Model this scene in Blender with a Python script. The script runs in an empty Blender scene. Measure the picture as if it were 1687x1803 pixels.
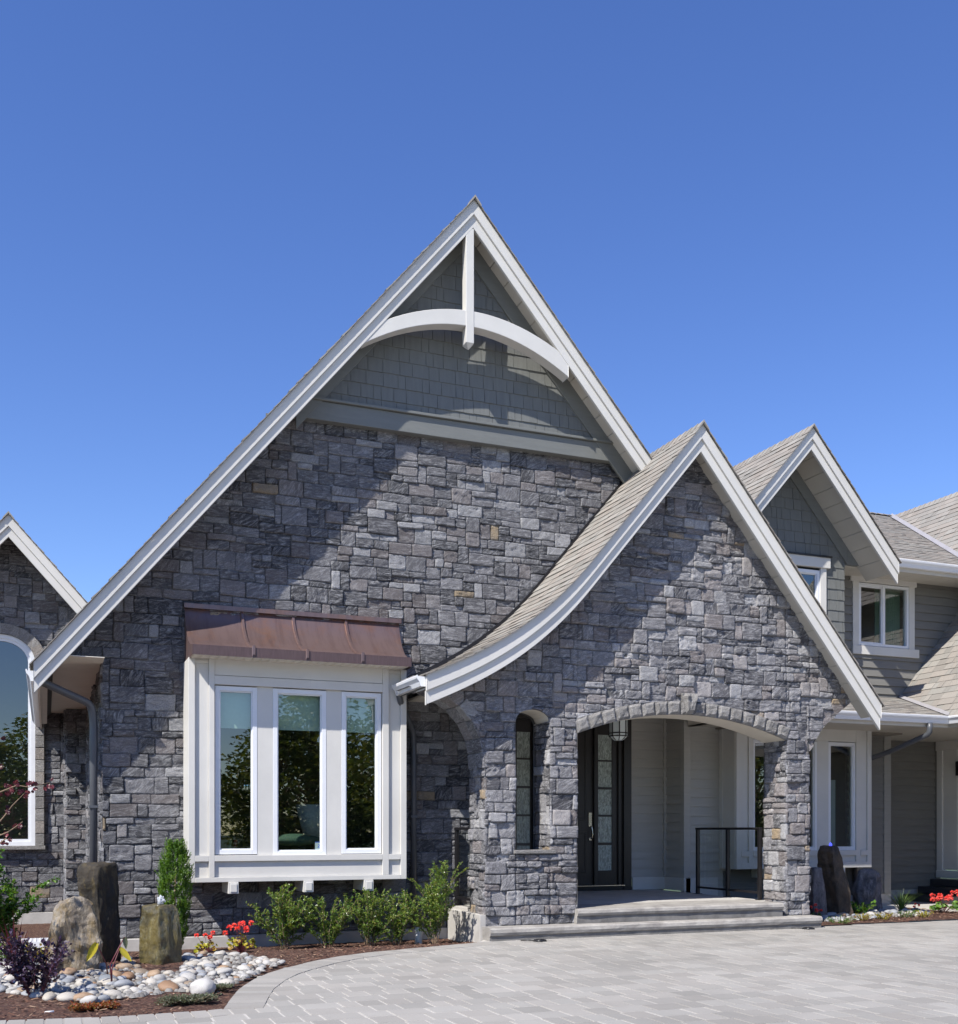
import bpy, bmesh, math, random
from mathutils import Vector, Matrix, noise
R = math.radians
S = bpy.context.scene
COL = S.collection
# ---------------------------------------------------------------- camera
F, CX, HY, CH, TH = 1905.0, 843.5, 1460.0, 1.35, R(21.83)
cT, sT = math.cos(TH), math.sin(TH)
cd = bpy.data.cameras.new('camera'); cam = bpy.data.objects.new('camera', cd); COL.objects.link(cam)
cd.sensor_fit = 'HORIZONTAL'; cd.sensor_width = 36; cd.lens = F/1687*36; cd.shift_y = (HY-901.5)/1687
cd.clip_end = 2000; cd.clip_start = 0.05
cam.location = (0, 0, CH); cam.rotation_euler = (R(90), 0, -TH); S.camera = cam
# ---------------------------------------------------------------- light
SUN_AZ, SUN_EL = R(58), R(48.5)            # azimuth left of the facade's normal, elevation
tosun = Vector((-math.sin(SUN_AZ)*math.cos(SUN_EL), -math.cos(SUN_AZ)*math.cos(SUN_EL), math.sin(SUN_EL)))
W = bpy.data.worlds.new('World'); S.world = W; W.use_nodes = True
nt = W.node_tree; bg = nt.nodes['Background']
sky = nt.nodes.new('ShaderNodeTexSky'); sky.sky_type = 'NISHITA'; sky.sun_disc = False
sky.sun_elevation = SUN_EL; sky.sun_rotation = math.atan2(tosun.x, tosun.y)
sky.air_density = 1.0; sky.dust_density = 0.0; sky.ozone_density = 4.0
hs = nt.nodes.new('ShaderNodeHueSaturation'); hs.inputs['Saturation'].default_value = 1.17; hs.inputs['Hue'].default_value = 0.516
nt.links.new(sky.outputs[0], hs.inputs['Color']); nt.links.new(hs.outputs[0], bg.inputs[0]); bg.inputs[1].default_value = 0.125
sl = bpy.data.lights.new('sun', 'SUN'); sl.energy = 5.0; sl.angle = R(0.53); sl.color = (1, 0.955, 0.88)
so = bpy.data.objects.new('sun', sl); COL.objects.link(so); so.rotation_euler = (-tosun).to_track_quat('-Z', 'Y').to_euler()
S.view_settings.view_transform = 'Standard'; S.view_settings.look = 'None'
S.view_settings.exposure = 0.62; S.view_settings.gamma = 1.0
S.render.engine = 'CYCLES'
try: S.cycles.max_bounces = 12; S.cycles.diffuse_bounces = 7; S.cycles.transparent_max_bounces = 12
except Exception: pass

# ---------------------------------------------------------------- measuring helpers: a photo ray met with a real plane
def PY(px, py, y):
    u = (px-CX)/F; d = y/(cT-u*sT); return Vector((d*(sT+u*cT), y, CH-(py-HY)/F*d))
def PX(px, py, x):
    u = (px-CX)/F; d = x/(sT+u*cT); return Vector((x, d*(cT-u*sT), CH-(py-HY)/F*d))
def PZ(px, py, z):
    u = (px-CX)/F; d = (CH-z)*F/(py-HY); return Vector((d*(sT+u*cT), d*(cT-u*sT), z))
def ground(x, y):
    if x > 5: return 0.0
    t = min(1, max(0, (y-11.4)/2.0)); t2 = min(1, max(0, (y-14)/4.5))
    return -0.11*t*t*(3-2*t) - 0.14*t2
def PG(px, py):
    z = 0.0
    for _ in range(6): p = PZ(px, py, z); z = ground(p.x, p.y)
    return Vector((p.x, p.y, z))
def lerp(a, b, t): return a+(b-a)*t
def ev(pts, x):
    if x <= pts[0][0]: return pts[0][1]
    for (a, b), (c, d) in zip(pts, pts[1:]):
        if x <= c: return b+(d-b)*(x-a)/(c-a)
    return pts[-1][1]

# ---------------------------------------------------------------- materials
def newmat(name):
    m = bpy.data.materials.new(name); m.use_nodes = True
    n = m.node_tree.nodes; b = n['Principled BSDF']; return m, m.node_tree, b
def N(t, kind, **kw):
    n = t.nodes.new(kind)
    for k, v in kw.items(): setattr(n, k, v)
    return n
def lk(t, a, b): t.links.new(a, b)
def mix(t, fac, a, b, mode='MIX'):
    n = N(t, 'ShaderNodeMix', data_type='RGBA', blend_type=mode)
    for s, v in ((n.inputs[0], fac), (n.inputs[6], a), (n.inputs[7], b)):
        if isinstance(v, (tuple, float, int)): s.default_value = v if not isinstance(v, tuple) else tuple(v)+((1,) if len(v) == 3 else ())
        else: lk(t, v, s)
    return n.outputs[2]
def nz(t, vec, scale, detail=6, rough=0.6, dist=0.0):
    n = N(t, 'ShaderNodeTexNoise'); n.inputs['Scale'].default_value = scale; n.inputs['Detail'].default_value = detail
    n.inputs['Roughness'].default_value = rough; n.inputs['Distortion'].default_value = dist
    if vec is not None: lk(t, vec, n.inputs['Vector'])
    return n.outputs['Fac']
def ramp(t, fac, stops):
    n = N(t, 'ShaderNodeValToRGB'); e = n.color_ramp.elements
    while len(e) < len(stops): e.new(0.5)
    for el, (p, c) in zip(e, stops): el.position = p; el.color = (c if len(c) == 4 else tuple(c)+(1,)) if isinstance(c, tuple) else (c, c, c, 1)
    lk(t, fac, n.inputs[0]); return n.outputs[0]
def mathn(t, op, a, b=None, c=None):
    n = N(t, 'ShaderNodeMath', operation=op)
    for i, v in enumerate((a, b, c)):
        if v is None: continue
        if isinstance(v, (int, float)): n.inputs[i].default_value = v
        else: lk(t, v, n.inputs[i])
    return n.outputs[0]
def bump(t, b, h, strength, dist=0.01, prev=None):
    n = N(t, 'ShaderNodeBump'); n.inputs['Strength'].default_value = strength; n.inputs['Distance'].default_value = dist
    lk(t, h, n.inputs['Height'])
    if prev: lk(t, prev, n.inputs['Normal'])
    lk(t, n.outputs[0], b.inputs['Normal']); return n.outputs[0]
def coord(t): return N(t, 'ShaderNodeTexCoord').outputs['Object']
def mapping(t, vec, scale=(1, 1, 1), loc=(0, 0, 0), rot=(0, 0, 0)):
    n = N(t, 'ShaderNodeMapping'); n.inputs['Scale'].default_value = scale; n.inputs['Location'].default_value = loc
    n.inputs['Rotation'].default_value = rot; lk(t, vec, n.inputs[0]); return n.outputs[0]
def attr(t):
    a = N(t, 'ShaderNodeAttribute'); a.attribute_name = 'Col'; s = N(t, 'ShaderNodeSeparateColor'); lk(t, a.outputs['Color'], s.inputs[0])
    return a, s.outputs[0], s.outputs[1], s.outputs[2]
M = {}
def simple(key, col, rough=0.5, metal=0.0, var=0.12, scale=6, bmp=0.0, bscale=80, stretch=(1, 1, 1), spec=0.5, coat=0):
    m, t, b = newmat(key); c = mapping(t, coord(t), stretch)
    f = nz(t, c, scale, 5, 0.65)
    k = ramp(t, f, [(0.3, 1-var), (0.7, 1+var*0.5)])
    lk(t, mix(t, 1.0, col, k, 'MULTIPLY'), b.inputs['Base Color'])
    b.inputs['Roughness'].default_value = rough; b.inputs['Metallic'].default_value = metal
    b.inputs['Specular IOR Level'].default_value = spec
    if coat: b.inputs['Coat Weight'].default_value = coat; b.inputs['Coat Roughness'].default_value = 0.1
    if bmp: bump(t, b, nz(t, c, bscale, 4, 0.6), bmp, 0.004)
    M[key] = m; return m
def stone_mat(key, dark, mid, light, tan, sc=1.0, bstr=0.7):
    m, t, b = newmat(key); a, r, g, bl = attr(t); c0 = coord(t)
    off = N(t, 'ShaderNodeVectorMath', operation='SCALE'); lk(t, a.outputs['Color'], off.inputs[0]); off.inputs[3].default_value = 37
    ad = N(t, 'ShaderNodeVectorMath', operation='ADD'); lk(t, c0, ad.inputs[0]); lk(t, off.outputs[0], ad.inputs[1])
    rot = N(t, 'ShaderNodeVectorRotate', rotation_type='AXIS_ANGLE'); rot.inputs['Axis'].default_value = (0.4, 1, 0)
    ang = mathn(t, 'MULTIPLY', mathn(t, 'POWER', bl, 3.0), 1.3)
    lk(t, ang, rot.inputs['Angle']); lk(t, ad.outputs[0], rot.inputs['Vector'])
    st = mapping(t, rot.outputs[0], (3.0*sc, 3.0*sc, 13*sc))
    veins = nz(t, st, 2.0, 9, 0.78, 1.6)
    blot = nz(t, ad.outputs[0], 5*sc, 6, 0.7, 0.3)
    fine = nz(t, c0, 90*sc, 4, 0.7)
    base = mix(t, r, dark, mid)
    base = mix(t, ramp(t, veins, [(0.47, 0.0), (0.60, 0.55), (0.74, 1.0)]), base, light)
    base = mix(t, mathn(t, 'MULTIPLY', ramp(t, blot, [(0.35, 0.0), (0.75, 1.0)]), 0.35), base, dark)
    pale = mathn(t, 'MULTIPLY', mathn(t, 'GREATER_THAN', mathn(t, 'FRACT', mathn(t, 'MULTIPLY', g, 13.7)), 0.86), 0.38)
    base = mix(t, pale, base, light)
    tn = mathn(t, 'MULTIPLY', mathn(t, 'GREATER_THAN', g, 0.988), ramp(t, blot, [(0.30, 0.25), (0.6, 1.0)]))
    base = mix(t, tn, base, tan)
    warm = mathn(t, 'MULTIPLY', mathn(t, 'GREATER_THAN', mathn(t, 'FRACT', mathn(t, 'MULTIPLY', g, 7.3)), 0.8), 0.35)
    base = mix(t, warm, base, tuple(x*y for x, y in zip(mid, (1.12, 0.95, 0.82))))
    base = mix(t, 1.0, base, ramp(t, fine, [(0.3, 0.55), (0.5, 0.95), (0.72, 1.35)]), 'MULTIPLY')
    lk(t, base, b.inputs['Base Color']); b.inputs['Roughness'].default_value = 0.78; b.inputs['Specular IOR Level'].default_value = 0.35
    n1 = bump(t, b, veins, bstr*1.1, 0.035); bump(t, b, nz(t, mapping(t, rot.outputs[0], (1, 1, 2.5)), 30*sc, 7, 0.8), bstr*1.3, 0.016, n1)
    M[key] = m
stone_mat('stone', (0.040, 0.041, 0.048), (0.195, 0.192, 0.205), (0.52, 0.52, 0.53), (0.32, 0.25, 0.165))
stone_mat('porch_stone', (0.070, 0.069, 0.078), (0.275, 0.268, 0.28), (0.62, 0.61, 0.61), (0.38, 0.29, 0.19))
stone_mat('granite', (0.20, 0.19, 0.18), (0.33, 0.315, 0.30), (0.5, 0.48, 0.46), (0.33, 0.30, 0.26), 1.0, 0.9)
simple('mortar', (0.10, 0.098, 0.095), 0.95, bmp=0.5)
simple('white_trim', (0.56, 0.545, 0.51), 0.55, var=0.07, scale=1.7, bmp=0.08, bscale=70)
simple('vinyl', (0.68, 0.69, 0.71), 0.28, var=0.03)
simple('cream', (0.70, 0.65, 0.56), 0.6, var=0.06, scale=2)
simple('soffit', (0.50, 0.47, 0.41), 0.6, var=0.06, scale=2)
simple('siding', (0.165, 0.16, 0.147), 0.6, var=0.12, scale=2.5, bmp=0.15, bscale=50, stretch=(1, 1, 10))
simple('porch_siding_brightened', (0.40, 0.385, 0.35), 0.6, var=0.08, scale=2.5, bmp=0.15, bscale=50, stretch=(1, 1, 10))  # house siding colour, raised to stand in for missing bounce light in the porch
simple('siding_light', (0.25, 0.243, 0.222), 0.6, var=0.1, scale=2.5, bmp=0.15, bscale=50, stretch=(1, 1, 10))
simple('shake', (0.14, 0.145, 0.138), 0.62, var=0.14, scale=3, bmp=0.3, bscale=45, stretch=(8, 1, 1))
simple('grey_trim', (0.155, 0.16, 0.15), 0.55, var=0.1, scale=2.5, bmp=0.1, stretch=(1, 1, 8))
simple('door_dark', (0.022, 0.018, 0.016), 0.35, var=0.2, scale=4, bmp=0.12, bscale=40, stretch=(10, 10, 1))
simple('black_metal', (0.012, 0.011, 0.012), 0.35, metal=0.0, var=0.1)
simple('nickel', (0.75, 0.68, 0.56), 0.22, metal=1.0, var=0.05)
simple('pipe_grey', (0.075, 0.08, 0.09), 0.4, var=0.1, stretch=(1, 1, 0.3))
simple('copper_lip', (0.115, 0.075, 0.072), 0.45, metal=0.35, var=0.3, stretch=(12, 1, 1))
simple('concrete', (0.44, 0.42, 0.39), 0.85, var=0.22, scale=4, bmp=0.4, bscale=70)
simple('interior', (0.20, 0.18, 0.15), 0.8, var=0.1)
simple('interior_floor', (0.10, 0.06, 0.035), 0.4, var=0.3, stretch=(1, 8, 1))
simple('blind', (0.60, 0.70, 0.62), 0.8, var=0.06, scale=30)
simple('curtain', (0.30, 0.38, 0.30), 0.85, var=0.1)
simple('black_plastic', (0.015, 0.015, 0.016), 0.3)
simple('white_plastic', (0.75, 0.76, 0.78), 0.35, var=0.05)
simple('slate_step', (0.03, 0.03, 0.033), 0.4, var=0.2)

def step_mat():
    m, t, b = newmat('step_concrete'); c = coord(t)
    f = nz(t, c, 3.2, 8, 0.7, 0.5); g = nz(t, mapping(t, c, (1, 1, 6)), 9, 8, 0.75)
    col = mix(t, ramp(t, f, [(0.35, 0.0), (0.65, 1.0)]), (0.22, 0.205, 0.19), (0.40, 0.38, 0.345))
    col = mix(t, ramp(t, g, [(0.4, 0.0), (0.8, 0.5)]), col, (0.15, 0.13, 0.115))
    lk(t, col, b.inputs['Base Color']); b.inputs['Roughness'].default_value = 0.8
    bump(t, b, nz(t, c, 45, 7, 0.7), 0.6, 0.008); M['step'] = m
step_mat()
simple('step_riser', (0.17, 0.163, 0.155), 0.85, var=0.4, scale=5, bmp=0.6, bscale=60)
def shingle_mat():
    m, t, b = newmat('roof_shingle'); a, r, g, bl = attr(t); c = coord(t)
    col = mix(t, r, (0.205, 0.196, 0.178), (0.30, 0.288, 0.262))
    col = mix(t, mathn(t, 'MULTIPLY', g, 0.35), col, (0.30, 0.24, 0.20))
    col = mix(t, 1.0, col, ramp(t, nz(t, c, 160, 3, 0.8), [(0.25, 0.6), (0.75, 1.3)]), 'MULTIPLY')
    lk(t, col, b.inputs['Base Color']); b.inputs['Roughness'].default_value = 0.9; b.inputs['Specular IOR Level'].default_value = 0.2
    bump(t, b, nz(t, c, 220, 3, 0.8), 0.5, 0.004); M['shingle'] = m
shingle_mat()
def copper_mat():
    m, t, b = newmat('aged_copper'); c = coord(t)
    f = nz(t, mapping(t, c, (1.2, 1, 0.7)), 2.2, 6, 0.65, 0.6); g = nz(t, mapping(t, c, (9, 1, 1.2)), 1.2, 6, 0.75)
    col = mix(t, ramp(t, f, [(0.5, 0.0), (0.66, 0.5), (0.78, 1.0)]), (0.21, 0.145, 0.135), (0.31, 0.15, 0.08))
    col = mix(t, ramp(t, g, [(0.48, 0.0), (0.75, 0.75)]), col, (0.12, 0.075, 0.07))
    lk(t, col, b.inputs['Base Color']); b.inputs['Metallic'].default_value = 0.6
    lk(t, ramp(t, f, [(0.3, 0.42), (0.8, 0.30)]), b.inputs['Roughness']); M['copper'] = m
copper_mat()
def paver_mat():
    m, t, b = newmat('paver'); a, r, g, bl = attr(t); c = coord(t)
    big = nz(t, c, 0.55, 5, 0.6); st = nz(t, c, 2.6, 7, 0.7, 0.4)
    col = mix(t, r, (0.25, 0.239, 0.219), (0.335, 0.322, 0.296))
    col = mix(t, mathn(t, 'MULTIPLY', g, 0.25), col, (0.40, 0.36, 0.32))
    col = mix(t, 1.0, col, ramp(t, big, [(0.3, 0.84), (0.7, 1.06)]), 'MULTIPLY')
    col = mix(t, ramp(t, st, [(0.56, 0.0), (0.80, 0.4)]), col, (0.23, 0.21, 0.19))
    col = mix(t, 1.0, col, ramp(t, nz(t, c, 130, 3, 0.8), [(0.3, 0.85), (0.7, 1.1)]), 'MULTIPLY')
    lk(t, col, b.inputs['Base Color']); b.inputs['Roughness'].default_value = 0.85; b.inputs['Specular IOR Level'].default_value = 0.3
    bump(t, b, nz(t, c, 110, 4, 0.75), 0.35, 0.004); M['paver'] = m
paver_mat()
simple('joint_sand', (0.43, 0.41, 0.38), 0.95, var=0.2, scale=20, bmp=0.5)
def mulch_mat():
    m, t, b = newmat('bark_mulch'); c = coord(t)
    v = N(t, 'ShaderNodeTexVoronoi'); v.inputs['Scale'].default_value = 55; lk(t, mapping(t, c, (1, 1.8, 1)), v.inputs['Vector'])
    s = N(t, 'ShaderNodeSeparateColor'); lk(t, v.outputs['Color'], s.inputs[0])
    col = mix(t, s.outputs[0], (0.030, 0.013, 0.009), (0.125, 0.055, 0.034))
    col = mix(t, ramp(t, s.outputs[1], [(0.86, 0.0), (0.95, 1.0)]), col, (0.24, 0.15, 0.10))
    lk(t, col, b.inputs['Base Color']); b.inputs['Roughness'].default_value = 0.95
    n1 = bump(t, b, s.outputs[2], 1.0, 0.02); bump(t, b, nz(t, c, 60, 6, 0.75), 0.9, 0.02, n1); M['mulch'] = m
mulch_mat()
def varied(key, cols, rough=0.6, rockn=0.0, spec=0.4, bmp=0.4, sc=20):
    m, t, b = newmat(key); a, r, g, bl = attr(t); c = coord(t)
    col = ramp(t, r, [(i/(max(1, len(cols)-1)), k) for i, k in enumerate(cols)])
    col = mix(t, 1.0, col, ramp(t, nz(t, c, sc, 6, 0.7, rockn), [(0.25, 0.62), (0.7, 1.18)]), 'MULTIPLY')
    lk(t, col, b.inputs['Base Color']); b.inputs['Roughness'].default_value = rough; b.inputs['Specular IOR Level'].default_value = spec
    if bmp: bump(t, b, nz(t, c, sc*2.5, 5, 0.7), bmp, 0.01)
    M[key] = m
varied('chips', [(0.035, 0.014, 0.01), (0.10, 0.045, 0.028), (0.16, 0.08, 0.05), (0.30, 0.20, 0.13)], 0.9, bmp=0)
varied('peb_white', [(0.34, 0.33, 0.31), (0.50, 0.48, 0.45), (0.42, 0.38, 0.32)], 0.6, 1.5)
varied('peb_grey', [(0.17, 0.185, 0.20), (0.30, 0.31, 0.33), (0.36, 0.36, 0.36)], 0.55, 1.5)
varied('peb_tan', [(0.26, 0.15, 0.085), (0.36, 0.25, 0.16), (0.24, 0.19, 0.14)], 0.4, 1.5)
varied('gravel', [(0.12, 0.11, 0.10), (0.34, 0.33, 0.31)], 0.8, 0.5)
def leafmat(key, cols, trans=0.35, rough=0.4):
    m, t, b = newmat(key); a, r, g, bl = attr(t)
    col = ramp(t, r, [(i/(max(1, len(cols)-1)), k) for i, k in enumerate(cols)])
    lk(t, col, b.inputs['Base Color']); b.inputs['Roughness'].default_value = rough
    tr = N(t, 'ShaderNodeBsdfTranslucent'); lk(t, mix(t, 1.0, col, (1.5, 1.4, 0.6), 'MULTIPLY'), tr.inputs[0])
    ms = N(t, 'ShaderNodeMixShader'); ms.inputs[0].default_value = trans
    out = [n for n in t.nodes if n.type == 'OUTPUT_MATERIAL'][0]
    lk(t, b.outputs[0], ms.inputs[1]); lk(t, tr.outputs[0], ms.inputs[2]); lk(t, ms.outputs[0], out.inputs[0]); M[key] = m
leafmat('leaf_shrub', [(0.045, 0.10, 0.02), (0.12, 0.21, 0.04), (0.24, 0.30, 0.06), (0.36, 0.28, 0.08)], 0.4, 0.3)
leafmat('leaf_yew', [(0.03, 0.08, 0.01), (0.09, 0.19, 0.02), (0.17, 0.28, 0.03)])
leafmat('leaf_green', [(0.03, 0.09, 0.01), (0.08, 0.19, 0.02), (0.16, 0.28, 0.04)])
leafmat('leaf_yellow', [(0.20, 0.26, 0.02), (0.42, 0.38, 0.03), (0.30, 0.16, 0.03)])
leafmat('leaf_purple', [(0.018, 0.01, 0.022), (0.045, 0.025, 0.05), (0.10, 0.07, 0.12)], 0.15, 0.3)
leafmat('leaf_maroon', [(0.035, 0.008, 0.012), (0.09, 0.012, 0.02), (0.20, 0.05, 0.06)], 0.3)
leafmat('leaf_red', [(0.25, 0.02, 0.015), (0.16, 0.12, 0.02), (0.35, 0.05, 0.02)], 0.2)
leafmat('leaf_thyme', [(0.05, 0.075, 0.035), (0.12, 0.15, 0.08), (0.15, 0.12, 0.10)], 0.2)
leafmat('leaf_ear', [(0.30, 0.30, 0.02), (0.55, 0.45, 0.03), (0.60, 0.50, 0.06)], 0.3)
leafmat('leaf_tree', [(0.05, 0.09, 0.02), (0.12, 0.17, 0.04), (0.24, 0.24, 0.06)])
leafmat('petal_red', [(0.75, 0.05, 0.05), (0.85, 0.10, 0.09), (0.90, 0.26, 0.22)], 0.3)
leafmat('grass_blade', [(0.08, 0.15, 0.03), (0.18, 0.28, 0.07)], 0.3)
simple('bark', (0.20, 0.14, 0.09), 0.9, var=0.3, bmp=0.6, bscale=40)
simple('stem_maroon', (0.12, 0.02, 0.03), 0.5)
def rock_mat(key, a1, a2, a3, rough, wet, sc=3.0):
    m, t, b = newmat(key); c = coord(t)
    f = nz(t, c, sc, 8, 0.7, 0.8); g = nz(t, mapping(t, c, (1.5, 1.5, 0.5)), sc*3, 8, 0.75, 0.5)
    col = mix(t, ramp(t, f, [(0.35, 0.0), (0.6, 1.0)]), a1, a2); col = mix(t, ramp(t, g, [(0.5, 0.0), (0.72, 1.0)]), col, a3)
    lk(t, col, b.inputs['Base Color']); b.inputs['Roughness'].default_value = rough
    b.inputs['Coat Weight'].default_value = wet; b.inputs['Coat Roughness'].default_value = 0.12
    n1 = bump(t, b, g, 0.8, 0.03); bump(t, b, nz(t, c, sc*14, 7, 0.75), 0.9, 0.012, n1); M[key] = m
rock_mat('rock_olive', (0.035, 0.030, 0.012), (0.14, 0.105, 0.022), (0.20, 0.16, 0.05), 0.4, 0.8)
rock_mat('rock_dark', (0.012, 0.010, 0.007), (0.04, 0.030, 0.018), (0.13, 0.095, 0.035), 0.7, 0.0)
rock_mat('rock_face', (0.09, 0.06, 0.03), (0.30, 0.26, 0.20), (0.24, 0.155, 0.04), 0.5, 0.35, 2.0)
rock_mat('rock_brown', (0.03, 0.023, 0.016), (0.10, 0.07, 0.045), (0.05, 0.04, 0.03), 0.7, 0.1)
rock_mat('rock_grey', (0.05, 0.048, 0.052), (0.16, 0.15, 0.155), (0.30, 0.28, 0.29), 0.85, 0.0)
rock_mat('rock_white', (0.45, 0.42, 0.38), (0.62, 0.60, 0.56), (0.5, 0.5, 0.48), 0.8, 0.0)
def glass_mat(key, tint, refl=0.2, rough=0.0, ripple=0.0, opac=0.0, ocol=(0.3, 0.35, 0.3)):
    m, t, b = newmat(key); out = [n for n in t.nodes if n.type == 'OUTPUT_MATERIAL'][0]
    gl = N(t, 'ShaderNodeBsdfGlossy'); gl.inputs['Roughness'].default_value = rough; gl.inputs[0].default_value = (1, 1, 1, 1)
    tr = N(t, 'ShaderNodeBsdfTransparent'); tr.inputs[0].default_value = tuple(tint)+(1,)
    fr = N(t, 'ShaderNodeLayerWeight'); fr.inputs[0].default_value = 0.5
    fac = mathn(t, 'MINIMUM', mathn(t, 'ADD', mathn(t, 'MULTIPLY', mathn(t, 'POWER', fr.outputs['Facing'], 4.0), 0.9), refl), 1.0)
    inner = tr.outputs[0]
    if opac:
        df = N(t, 'ShaderNodeBsdfDiffuse'); lk(t, mix(t, 1.0, ocol, ramp(t, nz(t, mapping(t, coord(t), (45, 45, 14)), 1.0, 4, 0.7, 1.0), [(0.35, 0.35), (0.65, 1.2)]), 'MULTIPLY'), df.inputs[0])
        mm = N(t, 'ShaderNodeMixShader'); mm.inputs[0].default_value = opac; lk(t, inner, mm.inputs[1]); lk(t, df.outputs[0], mm.inputs[2]); inner = mm.outputs[0]
    ms = N(t, 'ShaderNodeMixShader'); lk(t, fac, ms.inputs[0]); lk(t, inner, ms.inputs[1]); lk(t, gl.outputs[0], ms.inputs[2])
    lk(t, ms.outputs[0], out.inputs[0])
    if ripple:
        n = N(t, 'ShaderNodeBump'); n.inputs['Strength'].default_value = ripple; n.inputs['Distance'].default_value = 0.02
        lk(t, nz(t, mapping(t, coord(t), (60, 60, 16)), 1.0, 4, 0.6, 0.6), n.inputs['Height']); lk(t, n.outputs[0], gl.inputs['Normal'])
        if opac: lk(t, n.outputs[0], df.inputs['Normal'])
    M[key] = m
glass_mat('glass', (0.62, 0.70, 0.66), 0.15)
glass_mat('rain_glass', (0.5, 0.55, 0.5), 0.14, 0.08, 1.0, 0.75, (0.55, 0.64, 0.55))
glass_mat('rail_glass', (0.90, 0.94, 0.92), 0.05)
m, t, b = newmat('frosted'); b.inputs['Base Color'].default_value = (0.75, 0.82, 0.80, 1); b.inputs['Roughness'].default_value = 0.35; M['frosted'] = m
m, t, b = newmat('water_white'); b.inputs['Base Color'].default_value = (0.85, 0.88, 0.92, 1); b.inputs['Roughness'].default_value = 0.1
b.inputs['Transmission Weight'].default_value = 0.5; M['water'] = m
m, t, b = newmat('blue_lit_water'); b.inputs['Base Color'].default_value = (0.1, 0.12, 0.9, 1); b.inputs['Emission Color'].default_value = (0.08, 0.1, 1, 1)
b.inputs['Emission Strength'].default_value = 1.2; M['blue_water'] = m
m, t, b = newmat('mirror'); b.inputs['Metallic'].default_value = 1; b.inputs['Roughness'].default_value = 0.03; M['mirror'] = m
for k, c in (('sticker_white', (0.85, 0.87, 0.9)), ('sticker_blue', (0.05, 0.12, 0.5)), ('cushion', (0.12, 0.19, 0.14)), ('book_red', (0.30, 0.03, 0.02)), ('book_green', (0.20, 0.24, 0.12)), ('lamp_shade', (0.6, 0.62, 0.6)), ('wood', (0.18, 0.09, 0.04))):
    simple(k, c, 0.7, var=0.1)
# ---------------------------------------------------------------- mesh builder
class MB:
    def __init__(s, T=None): s.v = []; s.f = []; s.c = []; s.m = []; s.sm = []; s.T = T; s.mi = 0; s.col = (0.5, 0.5, 0.5)
    def add(s, vs, fs, col=None, mi=None, smooth=False):
        o = len(s.v)
        s.v += [s.T(*p) if s.T else tuple(p) for p in vs]
        for f in fs:
            s.f.append(tuple(i+o for i in f)); s.c.append(col or s.col); s.m.append(s.mi if mi is None else mi); s.sm.append(smooth)
        return o
    def box(s, x0, x1, y0, y1, z0, z1, col=None, mi=None):
        s.add([(x, y, z) for x in (x0, x1) for y in (y0, y1) for z in (z0, z1)],
              [(0, 1, 3, 2), (4, 6, 7, 5), (0, 4, 5, 1), (2, 3, 7, 6), (0, 2, 6, 4), (1, 5, 7, 3)], col, mi)
    def prism(s, poly, y0, y1, col=None, mi=None):          # poly in (x, z), pushed along y
        n = len(poly)
        s.add([(x, y0, z) for x, z in poly]+[(x, y1, z) for x, z in poly],
              [tuple(range(n)), tuple(range(2*n-1, n-1, -1))]+[(i, (i+1) % n, (i+1) % n+n, i+n) for i in range(n)], col, mi)
    def band(s, pts, k0, k1, y0, y1, col=None, mi=None):     # a polyline board: between pts lowered by k0 and by k1
        n = len(pts)
        V = [(x, y, z-k) for (x, z) in pts for (y, k) in ((y0, k0), (y1, k0), (y1, k1), (y0, k1))]
        fs = []
        for i in range(n-1):
            for j in range(4): fs.append((4*i+j, 4*i+(j+1) % 4, 4*i+4+(j+1) % 4, 4*i+4+j))
        fs += [(0, 1, 2, 3), (4*n-1, 4*n-2, 4*n-3, 4*n-4)]
        s.add(V, fs, col, mi)
    def tube(s, pts, r, seg=8, col=None, mi=None, cap=True, flat=1.0):
        pts = [Vector(p) for p in pts]; rs = r if isinstance(r, (list, tuple)) else [r]*len(pts)
        V = []; up = Vector((0.13, 0.21, 0.97)).normalized()
        for i, p in enumerate(pts):
            d = (pts[min(i+1, len(pts)-1)]-pts[max(i-1, 0)]).normalized()
            a = d.cross(up)
            if a.length < 0.15: a = d.cross(Vector((1, 0, 0)))
            a.normalize(); b2 = d.cross(a)
            for k in range(seg):
                t = 2*math.pi*k/seg; V.append(tuple(p+a*math.cos(t)*rs[i]+b2*math.sin(t)*rs[i]*flat))
        fs = [(i*seg+k, i*seg+(k+1) % seg, (i+1)*seg+(k+1) % seg, (i+1)*seg+k) for i in range(len(pts)-1) for k in range(seg)]
        if cap: fs += [tuple(range(seg-1, -1, -1)), tuple((len(pts)-1)*seg+k for k in range(seg))]
        s.add(V, fs, col, mi, smooth=True)
    def build(s, name, mat, parent=None, bevel=0, norm=False):
        me = bpy.data.meshes.new(name); me.from_pydata(s.v, [], s.f)
        for k in (mat if isinstance(mat, (list, tuple)) else [mat]): me.materials.append(M[k])
        me.polygons.foreach_set('material_index', s.m); me.polygons.foreach_set('use_smooth', s.sm)
        at = me.color_attributes.new('Col', 'FLOAT_COLOR', 'CORNER')
        buf = []
        for f, c in zip(s.f, s.c): buf += [c[0], c[1], c[2], 1.0]*len(f)
        at.data.foreach_set('color', buf)
        if norm:
            bm = bmesh.new(); bm.from_mesh(me); bmesh.ops.recalc_face_normals(bm, faces=bm.faces); bm.to_mesh(me); bm.free()
        me.update()
        o = bpy.data.objects.new(name, me); COL.objects.link(o)
        if parent is not None: o.parent = parent
        if bevel:
            md = o.modifiers.new('bevel', 'BEVEL'); md.width = bevel; md.segments = 2; md.limit_method = 'ANGLE'
            md.harden_normals = False
        return o
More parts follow.
